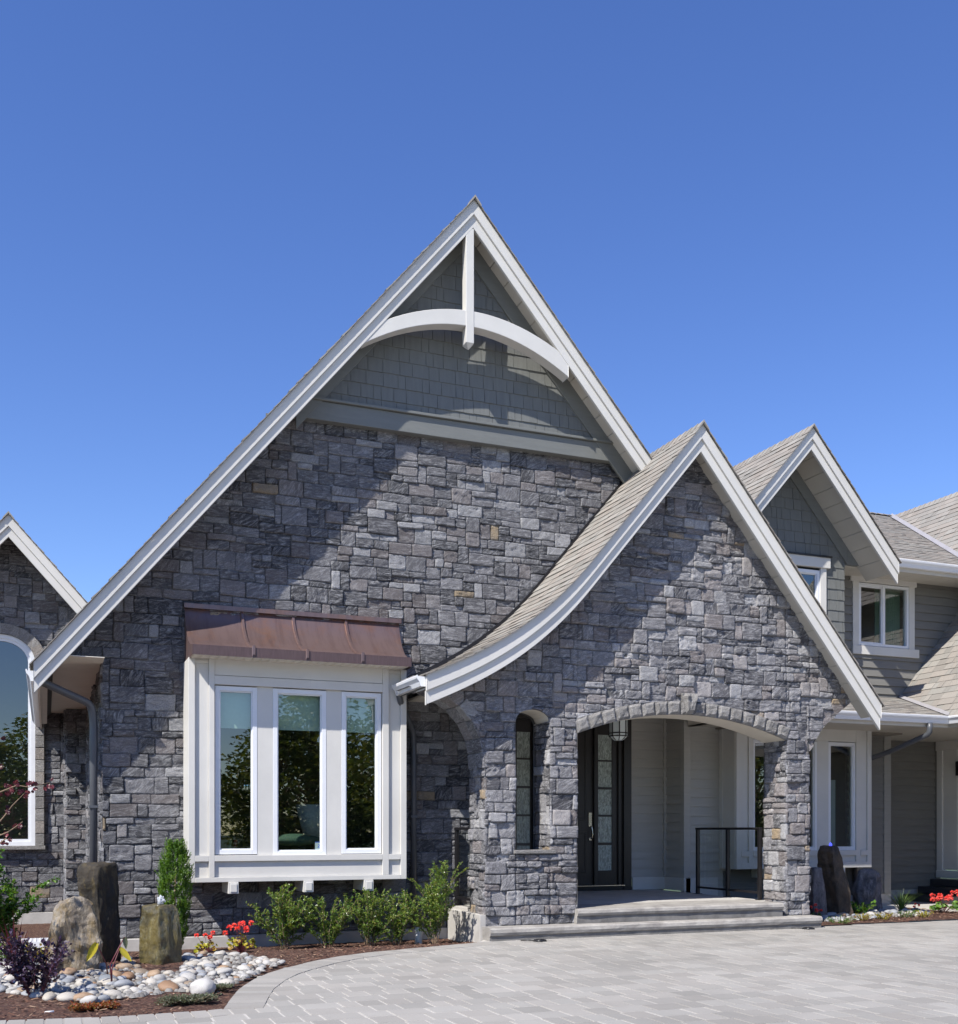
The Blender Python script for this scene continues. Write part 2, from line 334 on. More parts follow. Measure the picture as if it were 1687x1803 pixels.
def thing(name, label, cat, loc=(0, 0, 0), group=None):
    o = bpy.data.objects.new(name, None); COL.objects.link(o); o.location = loc; o['label'] = label; o['category'] = cat
    if group: o['group'] = group
    return o
def tag(o, label, cat, group=None):
    o['label'] = label; o['category'] = cat
    if group: o['group'] = group
    return o
def struct(o): o['kind'] = 'structure'; return o
def node(name, parent, label=None):
    o = bpy.data.objects.new(name, None); COL.objects.link(o); o.parent = parent
    if label: o['label'] = label
    return o
def rc(rng): return (rng.random(), rng.random(), rng.random())
def sstep(e): e = max(0, min(1, e)); return e*e*(3-2*e)

# ---------------------------------------------------------------- random ashlar stonework
def pack(rng, A, B, C, D, q=0.045, wr=(5, 10), hr=(3, 5)):
    """skyline fill: always lay the next stone on the lowest flat run, breaking the joints below"""
    nu = int(math.ceil((B-A)/q)); nv = int(math.ceil((D-C)/q)); H = [0]*nu; J = [{0}]*nu; out = []; jt = {}
    wmin = max(3, wr[0]-1)
    while min(H) < nv:
        j = min(H); i = H.index(j); L = 0
        while i+L < nu and H[i+L] == j: L += 1
        hl = H[i-1] if i > 0 else 999; hr_ = H[i+L] if i+L < nu else 999; below = jt.get(j, set())
        if L <= wmin+1:
            w = L; gap = min(hl, hr_)-j
            if gap > 900: h = rng.randint(*hr)
            elif gap <= hr[1]+1: h = gap
            else: h = gap-rng.randint(2, 3) if gap <= 2*hr[1] else rng.randint(*hr)
        else:
            w = rng.randint(*wr)
            if rng.random() < 0.14: w = 3
            if i+w in below: w += rng.choice((-1, 1))
            if L-w < 3: w = L if L <= wr[1]+1 else L-rng.randint(4, 5)
            k_ = rng.random(); h = rng.randint(*hr) if k_ > 0.28 else 2
            if w <= 4: h = rng.randint(2, hr[1]+1)
            if h == 2 and w < 5 and L >= 6: w = rng.randint(5, min(8, L))
            t = j+h
            if hl < 900:
                if abs(t-hl) == 1 or (rng.random() < 0.3 and 2 <= hl-j <= hr[1]): h = max(2, hl-j) if 2 <= hl-j <= hr[1]+1 else h+1
        if 0 < L-w < 2: w = L
        for k in range(w): H[i+k] = j+h
        out.append((A+i*q, A+(i+w)*q, C+j*q, C+(j+h)*q)); jt.setdefault(j+h, set()).update((i, i+w))
    return out
def stonework(mb, rng, A, B, C, D, regions, corners=(), rel=1.0, step=0.026, q=0.04, wr=(4, 9), hr=(3, 5), rnd=0.012, seed=0.0):
    for (a, b_, c, d) in pack(rng, A, B, C, D, q, wr, hr):
        col = rc(rng); prd = rng.uniform(-0.004, 0.030)*rel; tx = rng.uniform(-0.05, 0.05)*rel; tz = rng.uniform(-0.06, 0.06)*rel
        so_ = Vector((rng.random()*50, rng.random()*50, seed)); rough = rng.uniform(0.5, 1.4)*rel
        def grid(lo, hi):
            g = [lo, lo+0.002, lo+0.006, lo+0.022]; n = max(2, int((hi-lo)/step)); g += [lo+0.022+(hi-lo-0.044)*k/n for k in range(1, n)]
            return g+[hi-0.022, hi-0.006, hi-0.002, hi]
        us = grid(a, b_); zs = grid(c, d); cu, cz = (a+b_)/2, (c+d)/2
        for (ua, ub, lo, hi) in regions:
            if ub <= a or ua >= b_: continue
            U = [ua if ua > a else a]+[u for u in us if max(a, ua)+1e-6 < u < min(b_, ub)-1e-6]+[min(b_, ub)]
            V = []; ok = False; nzs = len(zs)
            for u in U:
                l = lo(u) if callable(lo) else lo; h = hi(u) if callable(hi) else hi
                if min(d, h) > max(c, l)+1e-4: ok = True
                for z in zs:
                    z2 = max(l, min(h, z)); z2 = max(c, min(d, z2))
                    e = min(u-a, b_-u, z2-c, d-z2)
                    # corners of a stone are knocked off a little
                    ex, ez = min(u-a, b_-u), min(z2-c, d-z2)
                    if ex < 0.04 and ez < 0.04: e = min(e, max(0, (ex+ez)-0.009+0.012*noise.noise(so_)))
                    t = sstep(e/(0.003+rnd*0.25))
                    p = Vector((u*5, z2*5, 0))+so_
                    h1 = noise.noise(p); h2 = noise.noise(Vector((u*9, z2*26, 3))+so_); h4 = noise.noise(Vector((u*42, z2*60, 5))+so_); h3 = abs(noise.noise(Vector((u*16+z2*7, z2*18, 7))+so_))
                    n_ = -0.012*(1-t)+t*(prd+tx*(u-cu)+tz*(z2-cz)+rough*(0.011*h1+0.010*h2-0.016*h3+0.006*h4))
                    for cc in corners:
                        q_ = abs(u-cc)
                        if q_ < 0.03: n_ -= 0.016*(1-q_/0.03)**2
                    wu = 0.011*noise.noise(Vector((u*2.5, z2*2.5, 9+seed))); wz = 0.013*noise.noise(Vector((u*2.2, z2*2.2, 19+seed)))
                    em = min(1, min(abs(u-ua), abs(u-ub))/0.05); ez2 = min(1, min(abs(z2-l), abs(z2-h))/0.05)
                    V.append((u+wu*em, n_, z2+wz*ez2*min(1, max(0, em*2))))
            if not ok: continue
            fs = [(i*nzs+j, (i+1)*nzs+j, (i+1)*nzs+j+1, i*nzs+j+1) for i in range(len(U)-1) for j in range(nzs-1)]
            keep = []
            for f in fs:
                x = abs(V[f[1]][0]-V[f[0]][0]); z = max(V[f[3]][2]-V[f[0]][2], V[f[2]][2]-V[f[1]][2])
                if z > 1e-5: keep.append(f)
            mb.add(V, keep, col, smooth=True)
def Tfront(y): return lambda u, n, z: (u, y-n, z)            # faces the camera (-Y)
def Tleft(x): return lambda u, n, z: (x-n, u, z)             # faces left (-X), u runs along Y
def Tright(x): return lambda u, n, z: (x+n, u, z)

def core(mb, u0, u1, lo, hi, n=-0.02, k=24):                  # mortar backing under a run of stones
    us = [lerp(u0, u1, i/k) for i in range(k+1)]
    V = []
    for u in us: V += [(u, n, lo(u) if callable(lo) else lo), (u, n, hi(u) if callable(hi) else hi)]
    mb.add(V, [(2*i, 2*i+2, 2*i+3, 2*i+1) for i in range(k) if V[2*i+1][2] > V[2*i][2] or V[2*i+3][2] > V[2*i+2][2]], (0.1, 0, 0.5), mi=1)

# ---------------------------------------------------------------- roofs
def course_roof(mb, rng, path, along, w0, w1, expo=0.145, thick=0.012, cut=None):
    """path(s)->point at the w=0 line s metres up the slope; along = unit vector of the courses; w0,w1(s) run of each course"""
    along = Vector(along); s = 0.0; L = path[1]; P = path[0]
    while s < L:
        s2 = min(L, s+expo+0.03); a, b_ = w0(s+expo*0.5), w1(s+expo*0.5)
        if b_ > a:
            p0 = Vector(P(s)); p1 = Vector(P(s2)); tng = (p1-p0).normalized(); nrm = along.cross(tng)
            if nrm.z < 0: nrm = -nrm
            rows = []; x = a-rng.uniform(0, 0.25)
            while x < b_:
                w = rng.choice((0.11, 0.15, 0.2, 0.27, 0.34)); lift = rng.choice((0, 0, 0.007))
                xa, xb = max(a, x), min(b_, x+w-0.004)
                if xb-xa > 0.01:
                    t = thick+lift; col = (rng.random()*0.75+(0.25 if lift else 0), rng.random(), rng.random())
                    q0 = p0+along*xa; q1 = p0+along*xb; q2 = p1+along*xb; q3 = p1+along*xa
                    V = [q0, q1, q1+nrm*t, q0+nrm*t, q2+nrm*(0.002+lift*0.4), q3+nrm*(0.002+lift*0.4), q2-nrm*0.004, q3-nrm*0.004]
                    mb.add([tuple(v) for v in V], [(0, 1, 2, 3), (3, 2, 4, 5), (0, 3, 5, 7), (1, 6, 4, 2)], col)
                x += w
        s += expo
def poly_path(pts):
    ls = [0]
    for p, q_ in zip(pts, pts[1:]): ls.append(ls[-1]+(Vector(q_)-Vector(p)).length)
    def P(s):
        for i in range(len(pts)-1):
            if s <= ls[i+1] or i == len(pts)-2:
                t = (s-ls[i])/(ls[i+1]-ls[i]); return Vector(pts[i]).lerp(Vector(pts[i+1]), t)
    return P, ls[-1]
def ridge_caps(mb, rng, p, q_, sl, sr, half=0.13, expo=0.14):
    """folded caps along a ridge from p (front) to q (back); sl, sr slopes (dz/dx) of the two sides; ridge runs along Y"""
    n = int((q_-p).length/expo); d = (q_-p).normalized()
    for i in range(n, -1, -1):
        a = p+d*(i*expo); b_ = a+d*(expo+0.05); t = 0.022; t2 = 0.006; wl = half/math.hypot(1, sl); wr_ = half/math.hypot(1, sr)
        V = []
        for (c, h) in ((a, t), (b_, t2)):
            V += [(c.x-wl, c.y, c.z-wl*sl+h*0.9), (c.x, c.y, c.z+h*1.4), (c.x+wr_, c.y, c.z-wr_*sr+h*0.9), (c.x-wl, c.y, c.z-wl*sl-0.01), (c.x, c.y, c.z), (c.x+wr_, c.y, c.z-wr_*sr-0.01)]
        mb.add(V, [(0, 1, 7, 6), (1, 2, 8, 7), (0, 3, 4, 1), (1, 4, 5, 2), (0, 6, 9, 3), (2, 5, 11, 8)], rc(rng))
def rake_set(parent, pts, yf, ywall, yback, tag_='', white='white_trim', soff='soffit', split=None, up=0.19, tot=0.35):
    """rake boards, soffit boards and deck of a gable whose top line is pts [(x,z)...]; yf = face of the rake"""
    m = MB(); m.band(pts, 0.0, up, yf, yf+0.045); m.build('rake_board', white, parent, bevel=0.004)
    m = MB(); m.band(pts, up+0.0, tot, yf+0.03, yf+0.075); m.build('rake_moulding', white, parent, bevel=0.004)
    d = MB()
    if split:
        zsp = ev(pts, split); d.band([p_ for p_ in pts if p_[0] < split]+[(split, zsp)], 0.004, 0.15, yf+0.046, yback); d.band([(split, zsp), pts[-1]], 0.004, 0.15, yf+0.046, ywall+0.02)
    else: d.band(pts, 0.004, 0.15, yf+0.046, yback)
    d.build('roof_deck', 'mortar', parent)
    sf = MB()
    for (a, b_) in zip(pts, pts[1:]):
        L = math.hypot(b_[0]-a[0], b_[1]-a[1]); n = max(1, round(L/0.30))
        for i in range(n):
            t0, t1 = i/n, (i+1)/n-0.012/L
            p = [(lerp(a[0], b_[0], t), lerp(a[1], b_[1], t)) for t in (t0, t1)]
            sf.band(p, 0.152, 0.17, yf+0.076, ywall+0.02)
    sf.build('soffit', soff, parent)
# ================================================================ THE HOUSE
rng = random.Random(5)
YM, YMR, YPW, YPR = 13.5, 12.96, 12.3, 11.92; YAR = 12.997
house = thing('house', 'grey stone and shingle house with steep white-trimmed gables and an arched porch', 'house', (5, 13.5, 0))
house.location = (0, 0, 0)
# ---- main gable ------------------------------------------------------------
AP = (5.125, 9.465); mr = [(-0.125, 3.206), AP, (7.884, 6.325)]
def mtop(x): return ev(mr, x)
mw = MB(Tfront(YM)); hiM = lambda u: min(6.56, mtop(u)-0.12)
XL, XR, BX0, BX1 = 0.624, 5.28, 1.563, 4.27
regM = [(0.02, XL, 3.33, hiM), (XL, BX0+0.06, 0.05, hiM), (BX0+0.06, BX1-0.06, 0.05, 0.78), (BX0+0.06, BX1-0.06, 3.45, hiM), (BX1-0.06, XR, 0.05, hiM), (XR, 7.72, 3.1, hiM)]
stonework(mw, random.Random(11), 0.02, 7.75, 0.05, 6.6, regM, corners=(), rel=0.85)
for (a, b_, lo, hi) in regM: core(mw, a, b_, lo, hi, k=30)
mw.T = Tleft(XL)
stonework(mw, random.Random(12), YM, 18.8, -0.2, 3.35, [(YM, 18.8, -0.2, 3.31)], corners=(), rel=1.1, step=0.05)
core(mw, YM, 18.8, -0.3, 3.31)
mw.T = Tright(XR); core(mw, YM, 15.9, 0.1, 3.45, n=0.0)
mw.build('stone_wall', ['stone', 'mortar'], house)['label'] = 'dark grey stone wall of the tall main gable'
fd = MB(); fd.box(XL-0.03, XR, YM-0.035, YM+0.3, -0.6, 0.045); fd.box(XL-0.035, XL+0.3, YM+0.3, 18.8, -0.6, -0.2)
fd.build('foundation', 'concrete', house, bevel=0.01)
rake_set(house, mr, YMR, YM, 22.0)
rf = MB(); r2 = random.Random(3)
for pts in ([(-0.16, 3.17), AP], [(7.9, 6.27), AP]):                       # slopes of the main roof, seen from the side only
    P = poly_path([(x, YMR-0.035, z) for x, z in pts]); course_roof(rf, r2, P, (0, 1, 0), lambda s: 0, lambda s: 8.6)
ridge_caps(rf, r2, Vector((AP[0], YMR-0.04, AP[1]+0.01)), Vector((AP[0], 21.8, AP[1]+0.01)), 1.19, 1.14)
rf.build('roof', 'shingle', house)['label'] = 'main roof behind the tallest gable'
# eave box of the main roof, left
e = MB()
n = 17
n = 21
for i in range(n): e.box(0.02, XL+0.0, YMR+0.08+i*0.31, YMR+0.08+(i+1)*0.31-0.008, 3.305, 3.312)
e.build('eave_soffit', 'cream', house)
e = MB(); e.box(-0.085, -0.06, YMR+0.08, 18.9, 2.98, 3.16); e.box(0.0, 0.02, YMR+0.08, 18.9, 3.06, 3.32); e.box(-0.06, 0.0, YMR+0.08, 18.9, 3.055, 3.07); e.build('eave_fascia', 'cream', house)
def gutter(parent, p0, p1, out, name='gutter', mat='vinyl', w=0.12, h=0.125):
    """K-style gutter from p0 to p1, 'out' = outward unit vector"""
    p0, p1, out = Vector(p0), Vector(p1), Vector(out); up = Vector((0, 0, 1))
    prof = [(0, 0), (0, -h), (w*0.55, -h), (w*0.72, -h*0.55), (w*0.95, -h*0.28), (w, -h*0.1), (w, 0), (w-0.012, 0), (w-0.014, -h*0.12), (0.01, -h*0.12)]
    m = MB(); k = len(prof); V = [tuple(p+out*a+up*c) for p in (p0, p1) for a, c in prof]
    m.add(V, [(i, (i+1) % k, (i+1) % k+k, i+k) for i in range(k)]+[tuple(range(k)), tuple(range(2*k-1, k-1, -1))])
    return m.build(name, mat, parent, bevel=0.003)
gutter(house, (-0.086, YMR+0.09, 3.13), (-0.086, 18.9, 3.13), (-1, 0, 0))
def downspout(parent, pts, r=0.042, mat='pipe_grey', bands=()):
    m = MB()
    ps = [Vector(p) for p in pts]; out = [ps[0]]
    for i in range(1, len(ps)-1):                                          # rounded elbows
        a, b_, c = ps[i-1], ps[i], ps[i+1]; k = min(0.09, (a-b_).length/2.2, (c-b_).length/2.2)
        q0 = b_+(a-b_).normalized()*k; q1 = b_+(c-b_).normalized()*k
        for t in (0, .25, .5, .75, 1): out.append(q0.lerp(b_, t).lerp(b_.lerp(q1, t), t))
    out.append(ps[-1]); m.tube(out, r, 10)
    for z in bands: m.box(ps[-1].x-r-0.006, ps[-1].x+r+0.006, ps[-1].y-r-0.006, ps[-1].y+r+0.012, z, z+0.03)
    return m.build('downspout', mat, parent)
downspout(house, [(-0.14, YMR+0.18, 3.08), (-0.06, YMR+0.2, 3.02), (0.50, YM+0.02, 2.82), (0.525, YM+0.05, 2.6), (0.525, YM+0.05, -0.1)], 0.045, bands=(1.6, 0.5))
# shingled top of the main gable, belt and friezes
YS = 13.41; sh = MB(Tfront(YS)); r3 = random.Random(8)
z = 6.70
while z < 9.1:
    x = 2.2-r3.random()*0.2; h = 0.178
    while x < 7.9:
        w = r3.choice((0.10, 0.14, 0.17, 0.2, 0.23)); xc = x+w/2
        if z+h*0.5 < mtop(xc)-0.30 and 2.4 < xc < 7.8:
            zt = z+h+0.02; dz = r3.uniform(-0.003, 0.003); t = r3.uniform(0.014, 0.02)
            V = [(x+0.003, 0, z+dz), (x+w-0.003, 0, z+dz), (x+w-0.003, t, z+dz), (x+0.003, t, z+dz), (x+w-0.003, 0.004, zt), (x+0.003, 0.004, zt)]
            sh.add(V, [(0, 1, 2, 3), (3, 2, 4, 5), (0, 3, 5), (1, 4, 2)], rc(r3))
        x += w
    z += h
core(sh, 2.3, 7.8, 6.5, lambda u: mtop(u)-0.1, n=0.0)
sh.build('gable_shingles', ['shake', 'shake'], house)
fz = MB(); fz.band([(2.9, mtop(2.9)), AP, (7.72, mtop(7.72))], 0.12, 0.47, YS-0.045, YS-0.002); fz.build('frieze', 'grey_trim', house, bevel=0.004)
bl = MB(); xb0 = 2.86; xb1 = 7.74
bl.box(xb0, xb1, YM-0.125, YM, 6.50, 6.735); bl.box(xb0-0.05, xb1, YM-0.165, YM, 6.74, 6.775)
bl.build('belt_board', 'grey_trim', house, bevel=0.005)
# arched brace and king post
tp = [(655, 606), (675, 561+18), (731, 549.6+2), (781, 545), (827.5, 547.7), (885, 561), (943, 588), (977.8, 613), (1006, 636)]
bt = [(636.8, 604.3), (673, 590), (731, 576.6), (785, 573.5), (827.5, 574.7), (866, 580.4), (904.6, 597.8), (943, 621), (1001, 665)]
cenx = 5.06
def arcz(x): return 8.165-0.0-1.0*(0.0)
br = MB(); up_, dn_ = [], []
zc_top = PY(827.5, 547.7, YMR+0.03).z; 
pu = [PY(a, b_, YAR) for a, b_ in ((675, 563), (731, 550), (781, 545), (827.5, 547.7), (885, 561), (943, 588), (977.8, 613), (1001, 634))]
pd = [PY(a, b_, YAR) for a, b_ in ((640, 603.5), (673, 590), (731, 576.6), (785, 573.5), (827.5, 574.7), (866, 580.4), (904.6, 597.8), (943, 621), (1001, 665))]
U_ = [(p.x, p.z) for p in pu]; D_ = [(p.x, p.z) for p in pd]
xs = [lerp(D_[0][0], D_[-1][0], i/28) for i in range(29)]
def fit(P, x):                                                              # smooth parabola-like fit through the traced points
    import itertools
    import numpy as np; c_ = np.polyfit([p[0] for p in P], [p[1] for p in P], 2); return (float(c_[2]), float(c_[1]), float(c_[0]))
    n = len(P); A = [[sum(p[0]**(i+j) for p in P) for j in range(3)] for i in range(3)]; B = [sum(p[1]*p[0]**i for p in P) for i in range(3)]
    Mx = Matrix(A); co = Mx.inverted() @ Vector(B); return co
cu_, cd_ = fit(U_, 0), fit(D_, 0)
tops = [(x, min(cu_[0]+cu_[1]*x+cu_[2]*x*x, mtop(x)-0.25)) for x in xs]; bots = [(x, cd_[0]+cd_[1]*x+cd_[2]*x*x) for x in xs]
bots = [(x, min(zb, zt-0.01)) for (x, zb), (_, zt) in zip(bots, tops)]
V = []; fs = []
for (x, zt), (_, zb) in zip(tops, bots): V += [(x, YAR, zt), (x, YAR+0.18, zt), (x, YAR+0.18, zb), (x, YAR, zb)]
for i in range(28):
    for j in range(4): fs.append((4*i+j, 4*i+(j+1) % 4, 4*i+4+(j+1) % 4, 4*i+4+j))
br.add(V, fs+[(0, 1, 2, 3), (115, 114, 113, 112)]); br.build('arched_brace', 'white_trim', house, bevel=0.006)
kx0, kx1 = PY(820.5, 600, YAR).x, PY(834.5, 600, YAR).x; kxm = (kx0+kx1)/2
kp = MB(); kt = 9.1; kb = PY(828, 604, YAR).z; kw = (kx1-kx0)/2
kp.box(kxm-kw, kxm+kw, YAR-0.006, YAR+0.13, kb, kt)
kp.add([(kxm-kw, YAR-0.006, kb), (kxm+kw, YAR-0.006, kb), (kxm+kw, YAR+0.13, kb), (kxm-kw, YAR+0.13, kb), (kxm, YAR+0.06, kb-0.07)], [(0, 4, 1), (1, 4, 2), (2, 4, 3), (3, 4, 0)])
kp.build('king_post', 'white_trim', house, bevel=0.005)

# ---- windows ---------------------------------------------------------------
def frame_box(m, T, u0, u1, z0, z1, w, n0, n1, wb=None):
    wb = wb or w; m.T = T
    m.box(u0, u0+w, n0, n1, z0, z1); m.box(u1-w, u1, n0, n1, z0, z1)
    m.box(u0+w, u1-w, n0, n1, z1-w, z1); m.box(u0+w, u1-w, n0, n1, z0, z0+wb)
def sash(parent, T, u0, u1, z0, z1, w=0.055, n0=-0.05, n1=0.02, mat='vinyl', gl='glass'):
    m = MB(); frame_box(m, T, u0, u1, z0, z1, w, n0, n1); frame_box(m, T, u0+w*0.55, u1-w*0.55, z0+w*0.55, z1-w*0.55, w*0.7, n0+0.002, n1-0.018)
    f = m.build('window_frame', mat, parent, bevel=0.003)
    p = MB(T); k = w*1.2; nn = (n0+n1)/2-0.01
    p.add([(u0+k, nn, z0+k), (u1-k, nn, z0+k), (u1-k, nn, z1-k), (u0+k, nn, z1-k)], [(0, 1, 2, 3)]); p.build('window_pane', gl, parent); return f
# ---- copper-roofed bay -----------------------------------------------------
YB = 12.99; bay = node('bay_window', house, 'white projecting bay window under a curved copper roof')
def Zb(py, px=500): return PY(px, py, YB).z
bX = lambda px: PY(px, 1400, YB).x
x0, x1 = bX(331.9), bX(716); zb0 = PY(500, 1551.5, YB).z; zt0 = 3.36
p = MB()
zsill0, zsill1 = PY(379, 1517, YB).z, PY(379, 1506.5, YB).z; zhead = PY(379, 1209, YB).z; zb1 = PY(370, 1545.4, YB).z
p.box(x0, x0+0.075, YB, YM, zb0, zt0); p.box(x1-0.075, x1, YB, YM, zb0, zt0)                              # corner boards run back to the wall
xa, xb, xc, xd = bX(368), bX(378), bX(674), bX(685); rec = YB+0.035
p.box(xa, xb, YB, YB+0.08, zb1, zt0); p.box(xc, xd, YB, YB+0.08, zb1, zt0)
p.box(x0+0.075, x1-0.075, YB-0.002, YB+0.3, zb0, zb1)
p.box(x0+0.075, x1-0.075, YB+0.3, YM-0.01, zb0, zb0+0.05); zt0 = zt0
for a, b_ in ((x0+0.075, xa), (xb, xc), (xd, x1-0.075)):
    p.box(a, b_, YB, YB+0.08, zsill0, zsill1)
    p.box(a, b_, rec, rec+0.05, zb1, zsill0)
p.box(x0+0.075, xa, rec, rec+0.05, zsill1, zt0); p.box(xd, x1-0.075, rec, rec+0.05, zsill1, zt0)
p.box(xb, xc, YB+0.012, YB+0.08, zhead+0.14, zt0); p.box(xb, xc, YB, YB+0.08, zhead+0.03, zhead+0.135)
for px0, px1 in ((454, 482), (576, 603)): p.box(bX(px0), bX(px1), YB+0.045, YB+0.1, zsill1, zhead+0.03)
p.box(x0+0.05, x1-0.05, YB+0.02, YM, zt0-0.06, zt0-0.02)
p.build('bay_panels', 'white_trim', bay, bevel=0.004)
lf = MB(); 
for (a, b_, zt, zbm) in ((379.5, 454, 1212, 1505), (482, 576, 1217, 1507), (603, 673, 1224, 1503.5)):
    sash(bay, Tfront(YB+0.06), bX(a), bX(b_), PY(a, zbm, YB).z, zhead+0.02)
    m = MB(); m.box(bX(a)+0.06, bX(b_)-0.06, YB+0.16, YB+0.163, zhead-0.47, zhead-0.02); m.build('roller_blind', 'blind', bay)
for px in (411, 543, 649):                                                  # joist ends under the bay
    c = bX(px); m = MB(); m.box(c-0.06, c+0.06, YB-0.02, YM, zb0-0.14, zb0-0.001); m.box(c-0.04, c+0.04, YB-0.03, YB-0.019, zb0-0.12, zb0-0.02); m.build('joist_end', 'white_trim', bay, bevel=0.006)
m = MB(Tfront(YB+0.088)); zz = PY(560, 1490, YB+0.088).z; xx = PY(561, 1490, YB+0.088).x
m.box(xx-0.045, xx+0.045, 0, 0.002, zz-0.055, zz+0.055); m.box(xx-0.045, xx+0.045, 0.002, 0.003, zz+0.045, zz+0.055, mi=1)
for (a, c, b_, d) in ((-.012, -.018, .012, .012), (.012, .012, -.006, .02), (-.004, -.004, .014, -.02)):
    dx, dz = b_-a, d-c; L = math.hypot(dx, dz); nx, nz_ = -dz/L*0.0035, dx/L*0.0035
    m.add([(xx+a+nx, 0.004, zz+c+nz_), (xx+a-nx, 0.004, zz+c-nz_), (xx+b_-nx, 0.004, zz+d-nz_), (xx+b_+nx, 0.004, zz+d+nz_)], [(0, 1, 2, 3)], mi=1)
m.build('window_sticker', ['sticker_white', 'sticker_blue'], bay)
# copper roof: concave profile in (y, z)
cx0, cx1 = 1.563, 4.28; YLP = 12.68; zlb = (PY(338.8, 1152.4, YLP).z+PY(724, 1173.6, YLP).z)/2; zlt = (PY(338.8, 1136.3, YLP).z+PY(724, 1156.5, YLP).z)/2; xl_0, xl_1 = PY(338.8, 1140, YLP).x, PY(724, 1160, YLP).x; DL = YM-YLP;
cr = MB(); prof = [(YM-DL*a, zlt+(4.03-zlt)*c) for a, c in ((0, 1), (.057, .82), (.157, .6), (.3, .39), (.5, .19), (.74, .06), (1, 0))]
k = len(prof)
tpr = lambda x, y: x+((xl_0-cx0) if x < 3 else (xl_1-cx1))*(YM-y)/DL
V = [(tpr(x, y), y, z) for x in (cx0, cx1) for y, z in prof]; cr.add(V, [(i, i+1, k+i+1, k+i) for i in range(k-1)], smooth=True)
cr.box(xl_0, xl_1, YLP-0.012, YLP, zlb, zlt+0.002, mi=1)                                             # drip lip
for X_ in (cx0, cx1): cr.add([(tpr(X_, y), y, z) for y, z in prof]+[(tpr(X_, YLP), YLP, zlb), (X_, YM, zlb)], [tuple(range(k+2))])
cr.box(cx0-0.01, cx1+0.02, YM-0.05, YM, 4.03, 4.085); cr.build('copper_roof', ['copper', 'copper_lip'], bay)
for px in (432, 523, 617):                                                  # standing seams
    xs_ = PY(px, 1110, YM-0.25).x; s_ = MB()
    s_.band([(-y, z) for y, z in prof], -0.022, 0.0, 0, 0)  if False else None
    V = []
    for (y, z) in prof+[(YLP-0.014, zlt), (YLP-0.014, zlb+0.005)]: V += [(xs_-0.022, y-0.004, z+0.002), (xs_-0.014, y-0.012, z+0.026), (xs_+0.014, y-0.012, z+0.026), (xs_+0.022, y-0.004, z+0.002)]
    nn = len(V)//4; s_.add(V, [(4*i+j, 4*i+j+1, 4*i+5+j, 4*i+4+j) for i in range(nn-1) for j in range(3)]); s_.build('standing_seam', 'copper', bay)
m = MB(); m.box(xl_0+.01, xl_1-.01, YLP+0.005, YM, zlb+0.008, zlb+0.018)
for i in range(26): m.box(lerp(xl_0+.02, xl_1-.04, i/26), lerp(xl_0+.02, xl_1-.04, i/26)+0.06, YLP+0.02, YB-0.02, zlb+0.001, zlb+0.0075)
m.build('roof_soffit', 'cream', bay)
# room behind the bay
rm = MB(); RX0, RX1, RYB = 1.62, 4.22, 17.2
rm.box(RX0-2.0+1.1, RX1+1.0, RYB, RYB+0.05, 0.4, 3.6); rm.box(RX0-0.9, RX0-0.85, YM+0.1, RYB, 0.4, 3.6); rm.box(RX1+0.95, RX1+1.0, YM+0.1, RYB, 0.4, 3.6)
rm.box(RX0-0.9, RX1+1, YM+0.1, RYB, 3.6, 3.65); rm.box(RX0-0.9, RX1+1, YM+0.1, RYB, 0.35, 0.4, mi=1); rm.box(RX0, RX1-0.06, YB+0.1, YM+0.1, 0.86, 0.9); rm.box(RX0, RX1-0.06, YB+0.12, YM+0.2, 3.22, 3.25)
rm.box(RX0-0.0, RX0+0.02, YB+0.1, YM+0.1, 0.8, 3.25); rm.box(RX1-0.09, RX1-0.06, YB+0.1, YM+0.1, 0.8, 3.25); rm.box(RX0-0.9, RX0, YM+0.09, YM+0.12, 0.4, 3.6); rm.box(RX1, RX1+1.0, YM+0.09, YM+0.12, 0.4, 3.6)
rm.box(RX0, RX1, YM+0.09, YM+0.12, 0.4, 0.88)
rm.build('room', ['interior', 'interior_floor'], house)

# ---- porch gable -----------------------------------------------------------
PA = (7.890, 6.597)
trace = [(752, 1186), (783, 1175), (823, 1158), (860, 1140), (901, 1115), (934, 1093), (958, 1072), (984, 1046), (1012, 1010), (1046, 960), (1080, 909)]
pl = [(PY(a, b_, YPR).x, PY(a, b_, YPR).z) for a, b_ in trace]
pl = [p for p in pl if p[0] < 6.35]; pl.append((6.56, PA[1]-1.196*(PA[0]-6.56))); 
print('porch curve', [(round(a, 2), round(c, 2)) for a, c in pl])
KX = 6.3; Lz = lambda x: PA[1]-1.196*(PA[0]-x)
A11 = A12 = A22 = B1 = B2 = 0
for (x, z) in pl:
    if x < KX: u_ = KX-x; r_ = z-Lz(x); A11 += u_**4; A12 += u_**5; A22 += u_**6; B1 += r_*u_**2; B2 += r_*u_**3
dt = A11*A22-A12*A12; k2, k3 = (B1*A22-B2*A12)/dt, (A11*B2-A12*B1)/dt
pl = [(lerp(pl[0][0], KX, i/22), 0) for i in range(23)]; pl = [(x, Lz(x)+k2*(KX-x)**2+k3*(KX-x)**3) for x, z in pl]
if 0: pl = [pl[0]]+[(x, (a[1]+2*z+c[1])/4) if abs((c[0]-x)-(x-a[0])) < 0.2 else (x, z) for a, (x, z), c in zip(pl, pl[1:], pl[2:])]+[pl[-1]]
PR = (10.821, 3.092)
pr_ = pl+[PA, PR]
def ptop(x): return ev(pr_, x)
rake_set(house, pr_, YPR, YPW, 15.8, split=9.85)
pf = MB(); r4 = random.Random(21)
left = [(x, YPR-0.035, z) for x, z in [(pl[0][0]-0.03, pl[0][1]-0.01)]+pl[1:]+[PA]]
